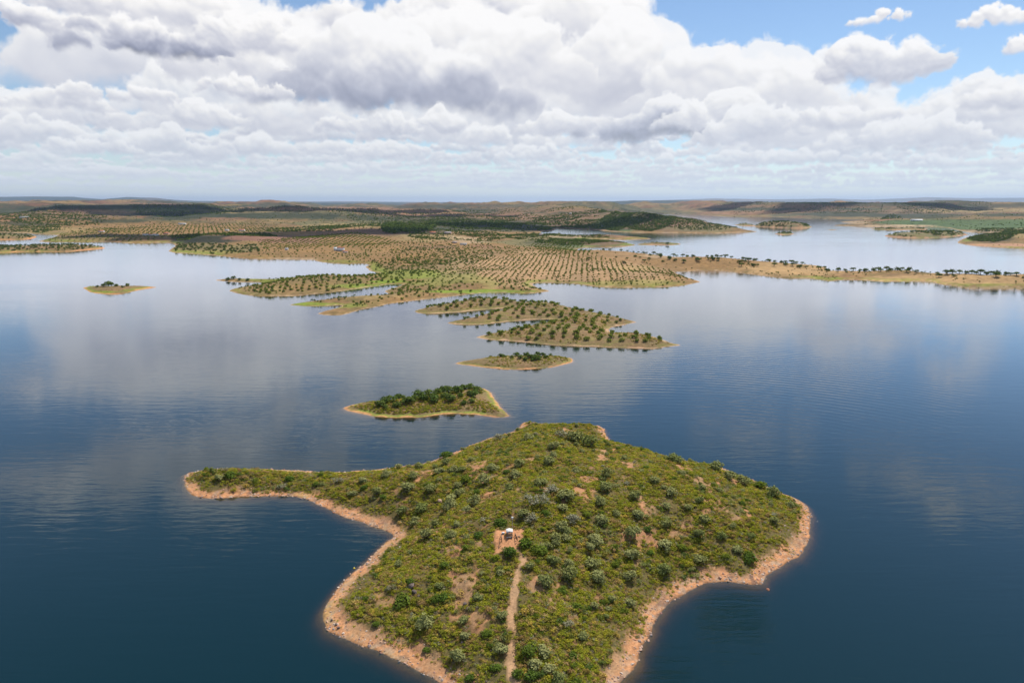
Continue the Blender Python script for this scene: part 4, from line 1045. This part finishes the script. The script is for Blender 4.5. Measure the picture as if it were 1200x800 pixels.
# ================= olive trees =================
def ray_box(P):
    return [at(x, y)[:2] for x, y in P]
def in_poly(px, py, P):
    ins = np.zeros(px.shape, bool); n = len(P)
    for i in range(n):
        (ax, ay), (bx, by) = P[i], P[(i+1) % n]
        if ay != by: ins ^= ((ay > py) != (by > py)) & (px < (bx-ax)*(py-ay)/(by-ay)+ax)
    return ins
def orchard(land, P, az, dx, dy, jit, prob, rad, dmin=6., place=''):
    W = np.array(ray_box(P)); c = W.mean(0)
    ext = np.abs(W-c).max()*1.5+40
    a = R(az); ux = np.array([math.cos(a), -math.sin(a)]); uy = np.array([math.sin(a), math.cos(a)])
    i, j = np.meshgrid(np.arange(-int(ext/dx), int(ext/dx)+1), np.arange(-int(ext/dy), int(ext/dy)+1))
    i, j = i.ravel()*dx, j.ravel()*dy
    X = c[0]+i*ux[0]+j*uy[0]+RS.uniform(-jit, jit, i.size); Y = c[1]+i*ux[1]+j*uy[1]+RS.uniform(-jit, jit, i.size)
    ok = (Y > 300) & (RS.rand(i.size) < prob); X, Y = X[ok], Y[ok]
    px, py = proj(X, Y, 4.)
    ok = (px > min(p[0] for p in P)-20) & (px < max(p[0] for p in P)+20) & (py > min(p[1] for p in P)-12) & (py < max(p[1] for p in P)+12); X, Y = X[ok], Y[ok]
    d = land.d(X, Y); ok = d > dmin; X, Y, d = X[ok], Y[ok], d[ok]
    Z = land.h(X, Y, d); px, py = proj(X, Y, Z)
    ok = in_poly(px, py, P)
    return [(X[k], Y[k], Z[k], rad*RS.uniform(.75, 1.25), place, px[k], py[k]) for k in np.nonzero(ok)[0]]
ALL = []
ALL += orchard(isle_i, [(480,340),(800,340),(800,412),(480,412)], 12, 8.5, 9.5, 2.2, .85, 2.5, 5, 'lobed')
F_POLY = [(292,336),(330,326),(345,318),(370,315),(400,318),(440,321),(470,326),(500,330),(470,333),(440,334),(410,338),(380,341),(330,345),(290,343)]
ALL += orchard(mainl, F_POLY, 20, 8., 12., 1.6, .85, 2.5, 5, 'head')
ALL += orchard(mainl, [(560,301),(640,297),(700,300),(740,309),(790,317),(818,327),(800,336),(700,336),(640,331),(600,330),(560,328),(535,318)], 6, 7.6, 15., .7, .93, 1.75, 5, 'grove')
ALL += orchard(mainl, [(430,312),(500,306),(560,300),(540,318),(560,328),(640,332),(640,342),(560,343),(500,345),(460,350),(470,336),(445,325)], 22, 10., 15., 3.6, .75, 2.1, 5, 'scatter')
ALL += orchard(mainl, [(440,338),(520,334),(560,345),(460,352),(410,356)], 22, 9., 13., 3.6, .7, 1.9, 5, 'scatter')
ALL += orchard(mainl, [(300,282),(420,272),(470,284),(440,291),(400,290),(310,292)], -3, 12.5, 11., .8, .9, 2.3, 6, 'rows')
ALL += orchard(mainl, [(300,292),(400,291),(440,300),(430,309),(390,306),(300,302)], 5, 14., 24., 3, .6, 2.1, 5, 'shore')
ALL += orchard(mainl, [(50,283),(72,274),(110,268),(190,262),(300,261),(345,268),(290,274),(200,277),(180,283),(100,283)], -24, 15., 26., 2., .92, 2.6, 6, 'farleft')
ALL += orchard(mainl, [(430,285),(520,291),(640,288),(690,297),(560,300),(500,306),(440,310),(410,300)], 14, 11., 17., 3.5, .6, 2.1, 5, 'scatter')
ALL += orchard(mainl, [(200,285),(300,287),(310,296),(240,298),(205,295)], 14, 12., 17., 5, .8, 3.4, 5, 'oakwood')
ALL += orchard(mainl, [(620,286),(680,283),(700,300),(640,298)], 8, 8.5, 15., 1.2, .85, 2., 5, 'scatter')
ALL += orchard(strip_b, [(-80,285),(130,285),(130,300),(-80,300)], 14, 13., 12., 4, .75, 3., 6, 'strip')
ALL += orchard(strip_c, [(-80,268),(60,268),(60,284),(-80,284)], 14, 18., 16., 6, .7, 3.2, 8, 'strip')
ALL.sort(key=lambda q: q[1])
IND = [q for q in ALL if q[4] in ('lobed', 'head', 'grove', 'scatter')][:300]
ids = set(map(id, IND)); REST = [q for q in ALL if id(q) not in ids]
olives = []
for q in IND:
    t = put_tree('olive_tree', 'tree', (q[0], q[1], q[2]-.1), q[3], OLV[RS.randint(5)], TRK_V[RS.randint(3)], 'x', 'y', RS.uniform(.9, 1.2))
    olives.append((t, q))
OLJ = [joined('olive', OLV[i], TRK_V[i % 3]) for i in range(4)]
c_olv = source_collection('olive_source', OLJ)
A = np.array([(q[0], q[1], q[2]-.1, q[3]) for q in REST])
wood = np.array([q[4] in ('oakwood', 'strip') for q in REST])
scatter('olive_groves', A[~wood,:3], A[~wood,3], RS.uniform(0, 6.28, (~wood).sum()), c_olv, 4, 'rows of distant olive trees across the mainland groves', 'trees')
OKJ = [joined('oak', ROUND[i], TRK_O[i % 3]) for i in range(4)]
c_oak = source_collection('oak_source', OKJ)
scatter('far_oaks', A[wood,:3], A[wood,3], RS.uniform(0, 6.28, wood.sum()), c_oak, 4, 'dark round oaks on the far left banks of the lake', 'trees')
print('OLIVES', len(ALL), 'individual', len(IND), round(time.time()-T_START, 1))

# ================= far woods and bushes =================
LOW = [crown_mesh('far_tree', M['oak'], 600+i, 6, 70, .30, 1., .9, .5) for i in range(4)]
LOW += [crown_mesh('far_bush', M['olive'], 610+i, 5, 60, .30, 1., .7, .25) for i in range(2)]
c_low = source_collection('wood_source', LOW)
WOODS = [ # photo x, y, rx, ry, density, crown radius m
 (600,267,112,5.5,.95,5.),(480,272,30,6,1.,6.),(462,274,14,5,1.,6.),(560,264,60,6,.6,4.5),(500,258,120,5,.5,4.5),(440,252,130,4,.45,4.5),
 (262,281,60,4.5,.9,3.5),(722,262,20,9,1.,4.5),(760,267,30,5,1.,3.6),(820,266,60,6,.75,3.4),(790,262,50,8,.4,3.4),(655,282,60,7,.7,2.6),(700,284,44,3.,1.,2.2),(540,282,60,7,.35,3.),
 (225,254,70,6,.6,5.),(340,254,100,4,.6,5.),(930,249,90,4,.55,5.),(1010,251,70,4,.6,5.),(1100,252,60,3,.6,5.),(1165,278,34,8,.8,3.2),(1190,276,20,5,.7,3.2),(100,243,150,4,.4,6.),(640,251,110,5,.4,4.5),(60,262,70,6,.35,4.),(30,270,40,5,.3,3.6),
 (1045,258,12,2,.5,5.),(660,270,30,3,.5,4.),(410,270,50,4,.35,4.),(450,318,60,10,.16,2.),(520,300,60,16,.14,2.2),(680,262,60,6,.5,4.),(740,252,26,2,.7,4.),(360,272,50,4,.3,4.)]
PTS = []
for (x, y, rx, ry, den, rad) in WOODS:
    X0, Y0, _ = at(x, y); m1 = math.hypot(Y0, H)/800
    area = (2*rx*m1)*(at(x, y-ry)[1]-at(x, y+ry)[1])
    n = int(min(3800, area/(rad*rad*4.4)*den))
    a = np.sqrt(RS.rand(n)); th = RS.uniform(0, 6.283, n)
    px = x+rx*a*np.cos(th)*1.05; py = y+ry*a*np.sin(th)*1.05
    py = np.maximum(py, 244)
    q = np.array([at(u, v)[:2] for u, v in zip(px, py)])
    PTS.append(np.concatenate([q, np.full((n, 1), rad)], 1))
P = np.concatenate(PTS)
k = fbm(P[:,0], P[:,1], 120, 70); P = P[k > -.55]
d = mainl.d(P[:,0], P[:,1]); ok = d > 14; P, d = P[ok], d[ok]
Z = mainl.h(P[:,0], P[:,1], d)
Sz = P[:,2]*RS.uniform(.55, 1.15, len(P))
scatter('far_woods', np.stack([P[:,0], P[:,1], Z-.3], -1), Sz, RS.uniform(0, 6.28, len(P)), c_low, len(LOW), 'dark woods and thickets spread over the far mainland hills', 'woods')
print('WOODS', len(P))
# loose bushes over the whole mainland, islets included
def sprinkle(name, land, n, x0, x1, y0, y1, rad, dmin, label, cond=None, coll=None, cnt=6):
    px = RS.uniform(x0, x1, n); py = y0+(y1-y0)*RS.rand(n)
    q = np.array([at(u, v)[:2] for u, v in zip(px, py)])
    X, Y = q[:,0], q[:,1]
    k = fbm(X, Y, 40, 71)+.6*fbm(X, Y, 14, 72); ok = k > RS.uniform(-.5, .9, n); X, Y = X[ok], Y[ok]
    d = land.d(X, Y); ok = d > dmin; X, Y, d = X[ok], Y[ok], d[ok]
    Z = land.h(X, Y, d)
    scatter(name, np.stack([X, Y, Z-.1], -1), rad*RS.uniform(.5, 1.25, len(X)), RS.uniform(0, 6.28, len(X)), coll or c_low, cnt, label, 'bushes')
sprinkle('loose_bushes', mainl, 22000, 200, 1250, 262, 362, 1.35, 9, 'low dark bushes sprinkled over the mainland fields', None)
sprinkle('far_bushes', mainl, 20000, -40, 1250, 244, 276, 3.2, 30, 'dark scattered trees over the distant hills')
c_scr2 = source_collection('islet_scrub_source', SCR[:3])
for nm, land, n, bx, r_, dm, lab in [('islet_scrub', isle_k, 8500, (400,600,448,492), .85, 3.5, 'low green and brown scrub covering the wooded islet'),('narrow_islet_scrub', isle_j, 5200, (532,674,410,436), .8, 3.5, 'low scrub covering the narrow islet'),
    ('lobed_island_scrub', isle_i, 9000, (484,800,345,410), 1.05, 5., 'low brown and green scrub covering the lobed island'),('grassy_islet_scrub', isle_l, 350, (96,186,334,346), .9, 5, 'low bushes on the small grassy islet')]:
    sprinkle(nm, land, n, *bx, r_, dm, lab, None, c_scr2, 3)
for nm, n, r_, lab in [('tree_islet_far', 160, 1.8, 'dark scrub on the low islet behind the oak strip'), ('scrub_islet_far', 1500, 4., 'dark scrub covering the long islet in the open lake'), ('small_islet_far', 420, 3., 'dark scrub on the small round islet in the open lake'), ('flat_islet_far', 120, 3.2, 'dark scrub on the flat islet right of the wooded hill'),
    ('wooded_islet_right', 1500, 3.4, 'dark holm oak thicket covering the islet before the green field'), ('wooded_bank_right', 420, 3.4, 'dark thicket on the narrow bank beside the green field')]:
    L = far_isles[nm]; Pq = np.array(ISLETS_FAR[nm])
    sprinkle(nm.replace('_far', '').replace('_right', '')+'_thicket', L, n, Pq[:,0].min(), Pq[:,0].max(), Pq[:,1].min(), Pq[:,1].max(), r_, 9, lab)
sprinkle('strip_thicket', strip_b, 900, -80, 125, 288, 296, 2.4, 10, 'dense low thicket on the left scrub islet')
print('SPRINKLE', round(time.time()-T_START, 1))

# ================= buildings =================
def box_vf(V, F, x0, x1, y0, y1, z0, z1):
    k = len(V)
    V += [(x0,y0,z0),(x1,y0,z0),(x1,y1,z0),(x0,y1,z0),(x0,y0,z1),(x1,y0,z1),(x1,y1,z1),(x0,y1,z1)]
    F += [(k,k+3,k+2,k+1),(k+4,k+5,k+6,k+7),(k,k+1,k+5,k+4),(k+1,k+2,k+6,k+5),(k+2,k+3,k+7,k+6),(k+3,k,k+4,k+7)]
def part(name, boxes, mat, parent):
    V, F = [], []
    for b in boxes: box_vf(V, F, *b)
    return link(name, mesh_np(name, V, F, mat), parent)
M['white'] = mat_plain('white_render', (.86,.85,.83), .8, .06, 2.)
M['pink'] = mat_plain('pink_render', (.62,.42,.34), .8, .08, 2.)
M['tile'] = mat_plain('clay_tile', (.46,.15,.075), .85, .25, .6)
M['roofgrey'] = mat_plain('grey_roof', (.42,.38,.36), .85, .2, .6)
M['glassd'] = mat_plain('dark_glass', (.03,.035,.045), .2, .1, 1.)
M['door'] = mat_plain('painted_door', (.10,.13,.20), .6, .1, 1.)
def house(x, y, wpx, label, roof='tile', wall='white', depth=.6, hh=4.2, rz=0., windows=3, cat='house', name='farm_house', group=None):
    p = hit(mainl, x, y+.6)
    sl = math.hypot(math.hypot(p[0], p[1]), H-p[2]); w = wpx*sl/800/2; dp = w*depth
    t = empty(name, (p[0], p[1], p[2]-.3), rz); tag(t, label, cat, group)
    part('wall', [(-w, w, -dp, dp, 0, hh)], M[wall], t)
    o = .35; rh = dp*.42
    V = [(-w-o,-dp-o,hh-.1),(w+o,-dp-o,hh-.1),(w+o,dp+o,hh-.1),(-w-o,dp+o,hh-.1),(-w-o,0,hh+rh),(w+o,0,hh+rh),
         (-w-o,-dp-o,hh+.1),(w+o,-dp-o,hh+.1),(w+o,dp+o,hh+.1),(-w-o,dp+o,hh+.1),(-w-o,0,hh+rh+.2),(w+o,0,hh+rh+.2)]
    F = [(6,7,11,10),(8,9,10,11),(0,4,5,1),(2,5,4,3),(0,1,7,6),(2,3,9,8)]
    F3 = [(6,10,4,0),(10,9,3,4),(7,1,5,11),(11,5,2,8)]
    link('roof', mesh_np('roof', V, F+F3, M[roof]), t)
    part('gable', [(-w+.05, w-.05, -dp*.45, dp*.45, hh-.05, hh+rh*.5)], M[wall], t)
    for i in range(windows):
        cx = -w+(i+.5)*2*w/windows
        if i == windows//2: part('door', [(cx-.5, cx+.5, -dp-.06, -dp+.05, .2, 2.3)], M['door'], t)
        else: part('window', [(cx-.55, cx+.55, -dp-.05, -dp+.05, 1.1, 2.3)], M['glassd'], t)
    return t
house(399.5,293.4,7.5,'white farmhouse with a red-orange roof by the inlet behind the orchard headland', rz=R(-24), windows=5, hh=6.5, depth=.5)
house(394.2,293.2,5.5,'white-roofed barn adjoining the left side of the farmhouse by the inlet', 'white', rz=R(14), windows=3, hh=5.5, depth=.7, cat='barn', name='barn')
house(404.5,295.4,5.5,'low white outbuilding at the right of the farmhouse by the inlet', rz=R(10), windows=3, hh=2.8, depth=.5)
house(336,292.6,3.4,'tiny pale shed standing among olive rows left of the farmhouse', 'roofgrey', windows=1)
house(507,273.2,7,'house with an orange roof in front of the dark grove', 'tile', 'pink', rz=R(6), windows=3)
house(525,273.6,7.5,'grey-roofed barn right of the orange-roofed house before the dark grove', 'roofgrey', 'pink', rz=R(-8), windows=3, cat='barn', name='barn')
house(543,286.4,7.5,'long white building at the top edge of the big orchard', 'roofgrey', 'white', .35, 3.2, R(-3), 3)
house(533,284.4,5,'pale flat building left of the long white one above the orchard', 'roofgrey', 'pink', .5, 3, 0, 1)
house(170.5,275.6,4.6,'leftmost white cottage of the hamlet on the far left orchard hill', 'roofgrey', 'white', windows=3, rz=R(8))
house(176.5,275.4,4.4,'red-roofed white cottage in the middle of the far left hamlet', 'tile', 'white', windows=3, hh=4)
house(182.8,275.8,5,'rightmost white cottage of the hamlet on the far left orchard hill', 'roofgrey', 'white', windows=3, rz=R(-10))
house(195,274,5,'low red-roofed house standing apart right of the far left hamlet', 'tile', 'pink', windows=3)
house(213.5,262.6,7.5,'long white farm building at the foot of the dark hill, far left', 'roofgrey', 'white', .35, windows=5, hh=5)
house(266,270,4,'small white house in the far left orchards above the dark headland', 'roofgrey', 'white', windows=3)
house(283.5,270.2,6,'red-roofed house right of the small white one in the far left orchards', 'tile', 'white', windows=3, hh=4)
house(119,271.6,5,'isolated low house on the far left orchard slope', 'tile', 'white', windows=3)
house(29.5,256.5,9,'white farm building on the far left brown hill', 'roofgrey', 'white', .3, windows=5, hh=6)
house(634,275.6,4.5,'pale-roofed hut on the shore left of the inlet water', 'roofgrey', 'pink', windows=1)
house(668.5,253.5,2.2,'tiny white tower house on the brown far hills', 'roofgrey', 'white', .8, 9, 0, 1, 'tower', 'tower_house')
house(1030,241.5,6,'white building far away on the right-hand skyline plain', 'roofgrey', 'white', .4, 9, 0, 3)
house(1074,258.2,11,'long pale greenhouse at the far edge of the green field', 'white', 'white', .3, 4, 0, 3, 'greenhouse', 'greenhouse')

# ================= picnic clearing on the near island =================
cx, cyy, cz = near.cc
M['wood'] = mat_plain('weathered_timber', (.20,.14,.095), .85, .25, .3)
M['canvas'] = mat_plain('white_canvas', (.74,.74,.73), .7, .04, .5)
M['yellow'] = mat_plain('yellow_plastic', (.75,.58,.04), .5, .05, .5)
M['bluegrey'] = mat_plain('blue_grey_metal', (.35,.40,.50), .5, .1, .5)
def spot(x, y):
    p = hit(near, x, y); return (p[0], p[1], p[2])
q = spot(597, 626.5)
t = empty('white_shelter', q, R(4)); tag(t, 'small shelter with a bright white pitched roof on posts in the bare clearing', 'shelter')
w, dd, hh = .8, .95, 1.3
for sx in (-1, 1):
    for sy in (-1, 1):
        part('post', [(sx*(w-.1)-.05, sx*(w-.1)+.05, sy*(dd-.15)-.05, sy*(dd-.15)+.05, -.2, hh)], M['wood'], t)
V = [(-w-.1,-dd,hh),(w+.1,-dd,hh),(w+.1,dd,hh),(-w-.1,dd,hh),(0,-dd,hh+.22),(0,dd,hh+.22),(-w-.1,-dd,hh-.05),(w+.1,-dd,hh-.05),(w+.1,dd,hh-.05),(-w-.1,dd,hh-.05),(0,-dd,hh+.16),(0,dd,hh+.16)]
F = [(0,4,5,3),(1,2,5,4),(6,9,11,10),(7,10,11,8),(0,6,10,4),(1,4,10,7),(3,5,11,9),(2,8,11,5),(0,3,9,6),(1,7,8,2)]
link('roof', mesh_np('roof', V, F, M['canvas']), t)
part('back_panel', [(-w+.1, w-.1, dd-.2, dd-.14, .1, hh-.1)], M['canvas'], t)
q = spot(597.3, 628.8)
t = empty('picnic_table', q, R(8)); tag(t, 'timber table with benches under the front of the white-roofed shelter', 'table')
part('table_top', [(-.8,.8,-.35,.35,.70,.76)], M['wood'], t)
for sy in (-1, 1): part('bench', [(-.8,.8,sy*.65-.13,sy*.65+.13,.42,.47)], M['wood'], t)
for sx in (-.6, .6): part('leg', [(sx-.04,sx+.04,-.7,.7,-.1,.42),(sx-.04,sx+.04,-.06,.06,.42,.70)], M['wood'], t)
for nm, (xa, ya), (xb, yb), lab in (('timber_rail', (587.2,628.5), (588,637), 'low dark timber rail along the left side of the clearing'), ('timber_rail', (603.6,627.5), (606,635.5), 'low dark timber rail along the right side of the clearing')):
    a = Vector(spot(xa, ya)); b = Vector(spot(xb, yb)); L_ = (b-a).length; ang = math.atan2(b.y-a.y, b.x-a.x)
    t = empty(nm, a, ang); tag(t, lab, 'rail')
    for i in range(4): part('post', [(i*L_/3-.08, i*L_/3+.08, -.08, .08, -.2, .65)], M['wood'], t)
    part('beam', [(-.1, L_+.1, -.06, .06, .65, .77)], M['wood'], t)
q = spot(600.3, 620.6)
t = empty('mast', q); tag(t, 'thin mast with a small white box on top behind the shelter', 'mast')
V, F = [], []; tube(V, F, (0,0,-.2), (0,0,3.3), .05, .035, 8); link('pole', mesh_np('pole', V, F, M['bluegrey']), t)
part('box', [(-.28,.28,-.16,.16,3.25,3.8)], M['canvas'], t)
q = spot(589.6, 625.3); t = empty('cool_box', q, R(10)); tag(t, 'small white cool box left of the shelter', 'box')
part('body', [(-.36,.36,-.22,.22,0,.36)], M['bluegrey'], t); part('lid', [(-.39,.39,-.25,.25,.365,.46)], M['canvas'], t)
q = spot(592.3, 627); t = empty('yellow_canister', q, 0); tag(t, 'small yellow canister between the cool box and the shelter', 'canister')
part('body', [(-.17,.17,-.12,.12,0,.40)], M['yellow'], t); part('cap', [(-.05,.05,-.05,.05,.402,.48)], M['wood'], t)
q = spot(596.5, 631.2); t = empty('white_bench', q, R(3)); tag(t, 'low white bench on the bare earth in front of the shelter', 'bench')
part('seat', [(-.62,.62,-.16,.16,.40,.46)], M['canvas'], t)
for sx in (-.5, .5): part('leg', [(sx-.05,sx+.05,-.14,.14,-.1,.399)], M['bluegrey'], t)
q = spot(608.3, 628.6); o = link('stone', ROCKS[2]); o.location = (q[0], q[1], q[2]+.1); o.scale = (.42,.38,.4); tag(o, 'dark stone at the right edge of the bare clearing', 'stone')
o = link('stone', ROCKS[4]); q = at(958, 610.5, .0); o.location = (q[0], q[1], .0); o.scale = (.35,.25,.2); tag(o, 'lone rock breaking the water just off the right tip of the near island', 'rock')
# a float on the water
q = at(415, 665.5, .02); t = empty('buoy', q, 0); tag(t, 'small pale yellow float on the dark water off the left shore of the near island', 'buoy')
bm = bmesh.new(); bmesh.ops.create_uvsphere(bm, u_segments=16, v_segments=10, radius=.30)
for v in bm.verts: v.co.z *= .8
me = bpy.data.meshes.new('float'); bm.to_mesh(me); bm.free(); me.materials.append(M['yellow']); link('float', me, t)
V, F = [], []; tube(V, F, (0,0,.2), (0,0,.55), .05, .04, 8); link('stem', mesh_np('stem', V, F, M['canvas']), t)

# ================= labels: tell the many trees and shrubs apart =================
def lab_near(o, x, y, r, kind):
    if y > 640 and x < 590: reg = 'left of the dirt path'
    elif y > 640 and x < 650: reg = 'just right of the dirt path'
    elif x < 430 and y < 600: reg = 'on the long left spit'
    elif y < 545: reg = 'along the rear crest'
    elif x > 780: reg = 'on the right-hand slope'
    elif y > 640: reg = 'on the lower right slope'
    elif x < 560: reg = 'above the left cove'
    else: reg = 'on the slope behind the shelter'
    return reg
LOOK = {'silvery_shrub': ('silvery shrub', 'silvery shrubs'), 'green_bush': ('bright green bush', 'bright green bushes'), 'dry_bush': ('pale dry bush', 'pale dry bushes')}
def label_sets(items, thing_word, plural, place):
    """items: (object, px, py, size); unique words for the outermost and largest, a shared label for the rest"""
    if len(items) > 9:
        xs = sorted(q[1] for q in items); ym = sorted(q[2] for q in items)[len(items)//2]
        a_, b_ = xs[len(xs)//3], xs[2*len(xs)//3]
        sub_ = {}
        for q in items: sub_.setdefault(('back' if q[2] < ym else 'front')+' '+('left' if q[1] < a_ else 'right' if q[1] >= b_ else 'middle'), []).append(q)
        for k_, it_ in sub_.items(): label_some(it_, thing_word, plural, place+', '+k_)
    else: label_some(items, thing_word, plural, place)
def label_some(items, thing_word, plural, place):
    left = list(items)
    picks = [('leftmost', min, lambda q: q[1]), ('rightmost', min, lambda q: -q[1]), ('farthest back', min, lambda q: q[2]), ('lowest', min, lambda q: -q[2]), ('largest', min, lambda q: -q[3]), ('smallest', min, lambda q: q[3])]
    if len(items) <= 2: picks = picks[:len(items)]
    for w_, f, k in picks:
        if not left: return
        q = f(left, key=k); left.remove(q)
        tag(q[0], f'{w_} {thing_word} {place}'); 
        if 'group' in q[0]: del q[0]['group']
        q[0]['group'] = f'{plural} {place}'
    for q in left: tag(q[0], f'{thing_word} among others {place}', None, f'{plural} {place}')
bpy.context.view_layer.update()
byreg = {}
for o in list(scene.objects):
    if o.parent is None and o.type == 'EMPTY' and o.name.split('.')[0] in LOOK and (o.get('group') or '').endswith('near island'):
        l = o.location; px, py = proj(l.x, l.y, l.z)
        nm = o.name.split('.')[0]; sz = 'large' if o.scale.x > 2.0 else ('small' if o.scale.x < 1.35 else 'medium-sized')
        byreg.setdefault((nm, sz, lab_near(o, px, py, o.scale.x, nm)), []).append((o, px, py, o.scale.x))
for (nm, sz, reg), it in byreg.items(): label_sets(it, f'{sz} {LOOK[nm][0]}', f'{sz} {LOOK[nm][1]}', reg)
reg = {}
for (t, x, y, r) in oaks:
    pl = 'on the slope beside the big orchard' if x < 800 else ('on the strip right of the orchard point' if x < 935 else ('along the middle of the tan strip' if x < 1085 else 'at the right-hand end of the tan strip'))
    reg.setdefault((pl, r > 3.9), []).append((t, x, y, r))
for (pl, big), it in reg.items(): label_sets(it, ('broad' if big else 'slight')+' dark holm oak', ('broad' if big else 'slight')+' dark holm oaks', pl)
reg = {}
for (t, q) in olives:
    x, y = q[5], q[6]
    if q[4] == 'lobed': pl = ('on the upper lobe of the lobed island' if y < 367 and x < 640 else 'on the middle lobe of the lobed island' if y < 381 and x < 650 else 'on the right part of the lobed island' if x > 680 else 'on the lowest lobe of the lobed island')
    elif q[4] == 'head': pl = 'on the left half of the orchard headland' if x < 375 else 'on the right half of the orchard headland'
    elif q[4] == 'grove': pl = 'in the front rows of the big orchard'
    else: pl = 'between the big orchard and the islets'
    reg.setdefault((pl, q[3] > 2.1), []).append((t, x, y, q[3]))
for (pl, big), it in reg.items(): label_sets(it, ('full' if big else 'small')+' green olive tree', ('full' if big else 'small')+' green olive trees', pl)

# ================= clouds high above, out of the picture: added to shade the far land =================
def cloud(loc, sx, sy, sz, seed):
    rng = random.Random(seed); g = bmesh.new()
    for i in range(16):
        a = rng.uniform(0, 6.283); rr = rng.random()**.5*.75
        m_ = Matrix.Translation((math.cos(a)*rr*sx, math.sin(a)*rr*sy, rng.uniform(0, .5)*sz)) @ Matrix.Diagonal((sx*rng.uniform(.28,.45), sy*rng.uniform(.28,.45), sz*rng.uniform(.5,.8), 1))
        bmesh.ops.create_icosphere(g, subdivisions=3, radius=1., matrix=m_)
    from mathutils import noise as mn
    for v in g.verts:
        p = v.co*(5./sx)
        n = mn.fractal(p, .6, 2.2, 5)
        v.co += v.co.normalized()*n*sx*.05; v.co.z = max(v.co.z, -.35*sz+n*sz*.06)
    me = bpy.data.meshes.new('cloud'); g.to_mesh(me); g.free(); me.materials.append(M['cloud'])
    for f in me.polygons: f.use_smooth = True
    o = link('cloud', me); o.location = loc; o['kind'] = 'structure'; return o
g_ = Nodes('cloud_white')
M['cloud'] = g_.done(g_.nd('ShaderNodeMixShader', {0: .5, 1: g_.nd('ShaderNodeBsdfDiffuse', {0: (.95,.95,.95,1)}).outputs[0], 2: g_.nd('ShaderNodeBsdfTranslucent', {0: (.9,.9,.95,1)}).outputs[0]}).outputs[0])
sv = (math.cos(R(SUN_EL))*math.sin(R(SUN_AZ)), math.cos(R(SUN_EL))*math.cos(R(SUN_AZ)), math.sin(R(SUN_EL)))
for (x, y, sx, sy, hh, sd_) in [(285,278.5,440,230,3400,1),(395,277.5,320,150,3400,4),(250,256.5,1100,520,5600,2),(360,254.5,900,420,5600,5),(590,268,560,260,4800,6),(500,258,500,320,6000,11),(720,246,1100,700,11000,12),(930,249.5,1000,560,12500,7),(1050,252.5,1100,420,12500,8),(1160,253,560,300,12500,9),(80,250,500,420,6000,10)]:
    X0, Y0, _ = at(x, y); k = hh/sv[2]
    cloud((X0+sv[0]*k, Y0+sv[1]*k, hh), sx, sy, sx*.28, sd_)

# ================= haze =================
HAZE = .5/28000
g = Nodes('haze_air')
v = g.nd('ShaderNodeVolumePrincipled', {'Color': (.54,.72,1.,1), 'Density': HAZE, 'Anisotropy': .35}).outputs[0]
g.t.links.new(v, g.out.inputs[1])
bm = bmesh.new(); bmesh.ops.create_cube(bm, size=1.)
ztop = 620.; zbot = -7.
for q in bm.verts: q.co = Vector((q.co.x*2*(LAKE+300), q.co.y*2*(LAKE+300)+20000, (ztop+zbot)/2+q.co.z*(ztop-zbot)))
me = bpy.data.meshes.new('haze'); bm.to_mesh(me); bm.free(); me.materials.append(g.m)
hz = link('haze', me); hz['kind'] = 'stuff'
print('SCRIPT', round(time.time()-T_START, 1), 'objects', len(scene.objects))
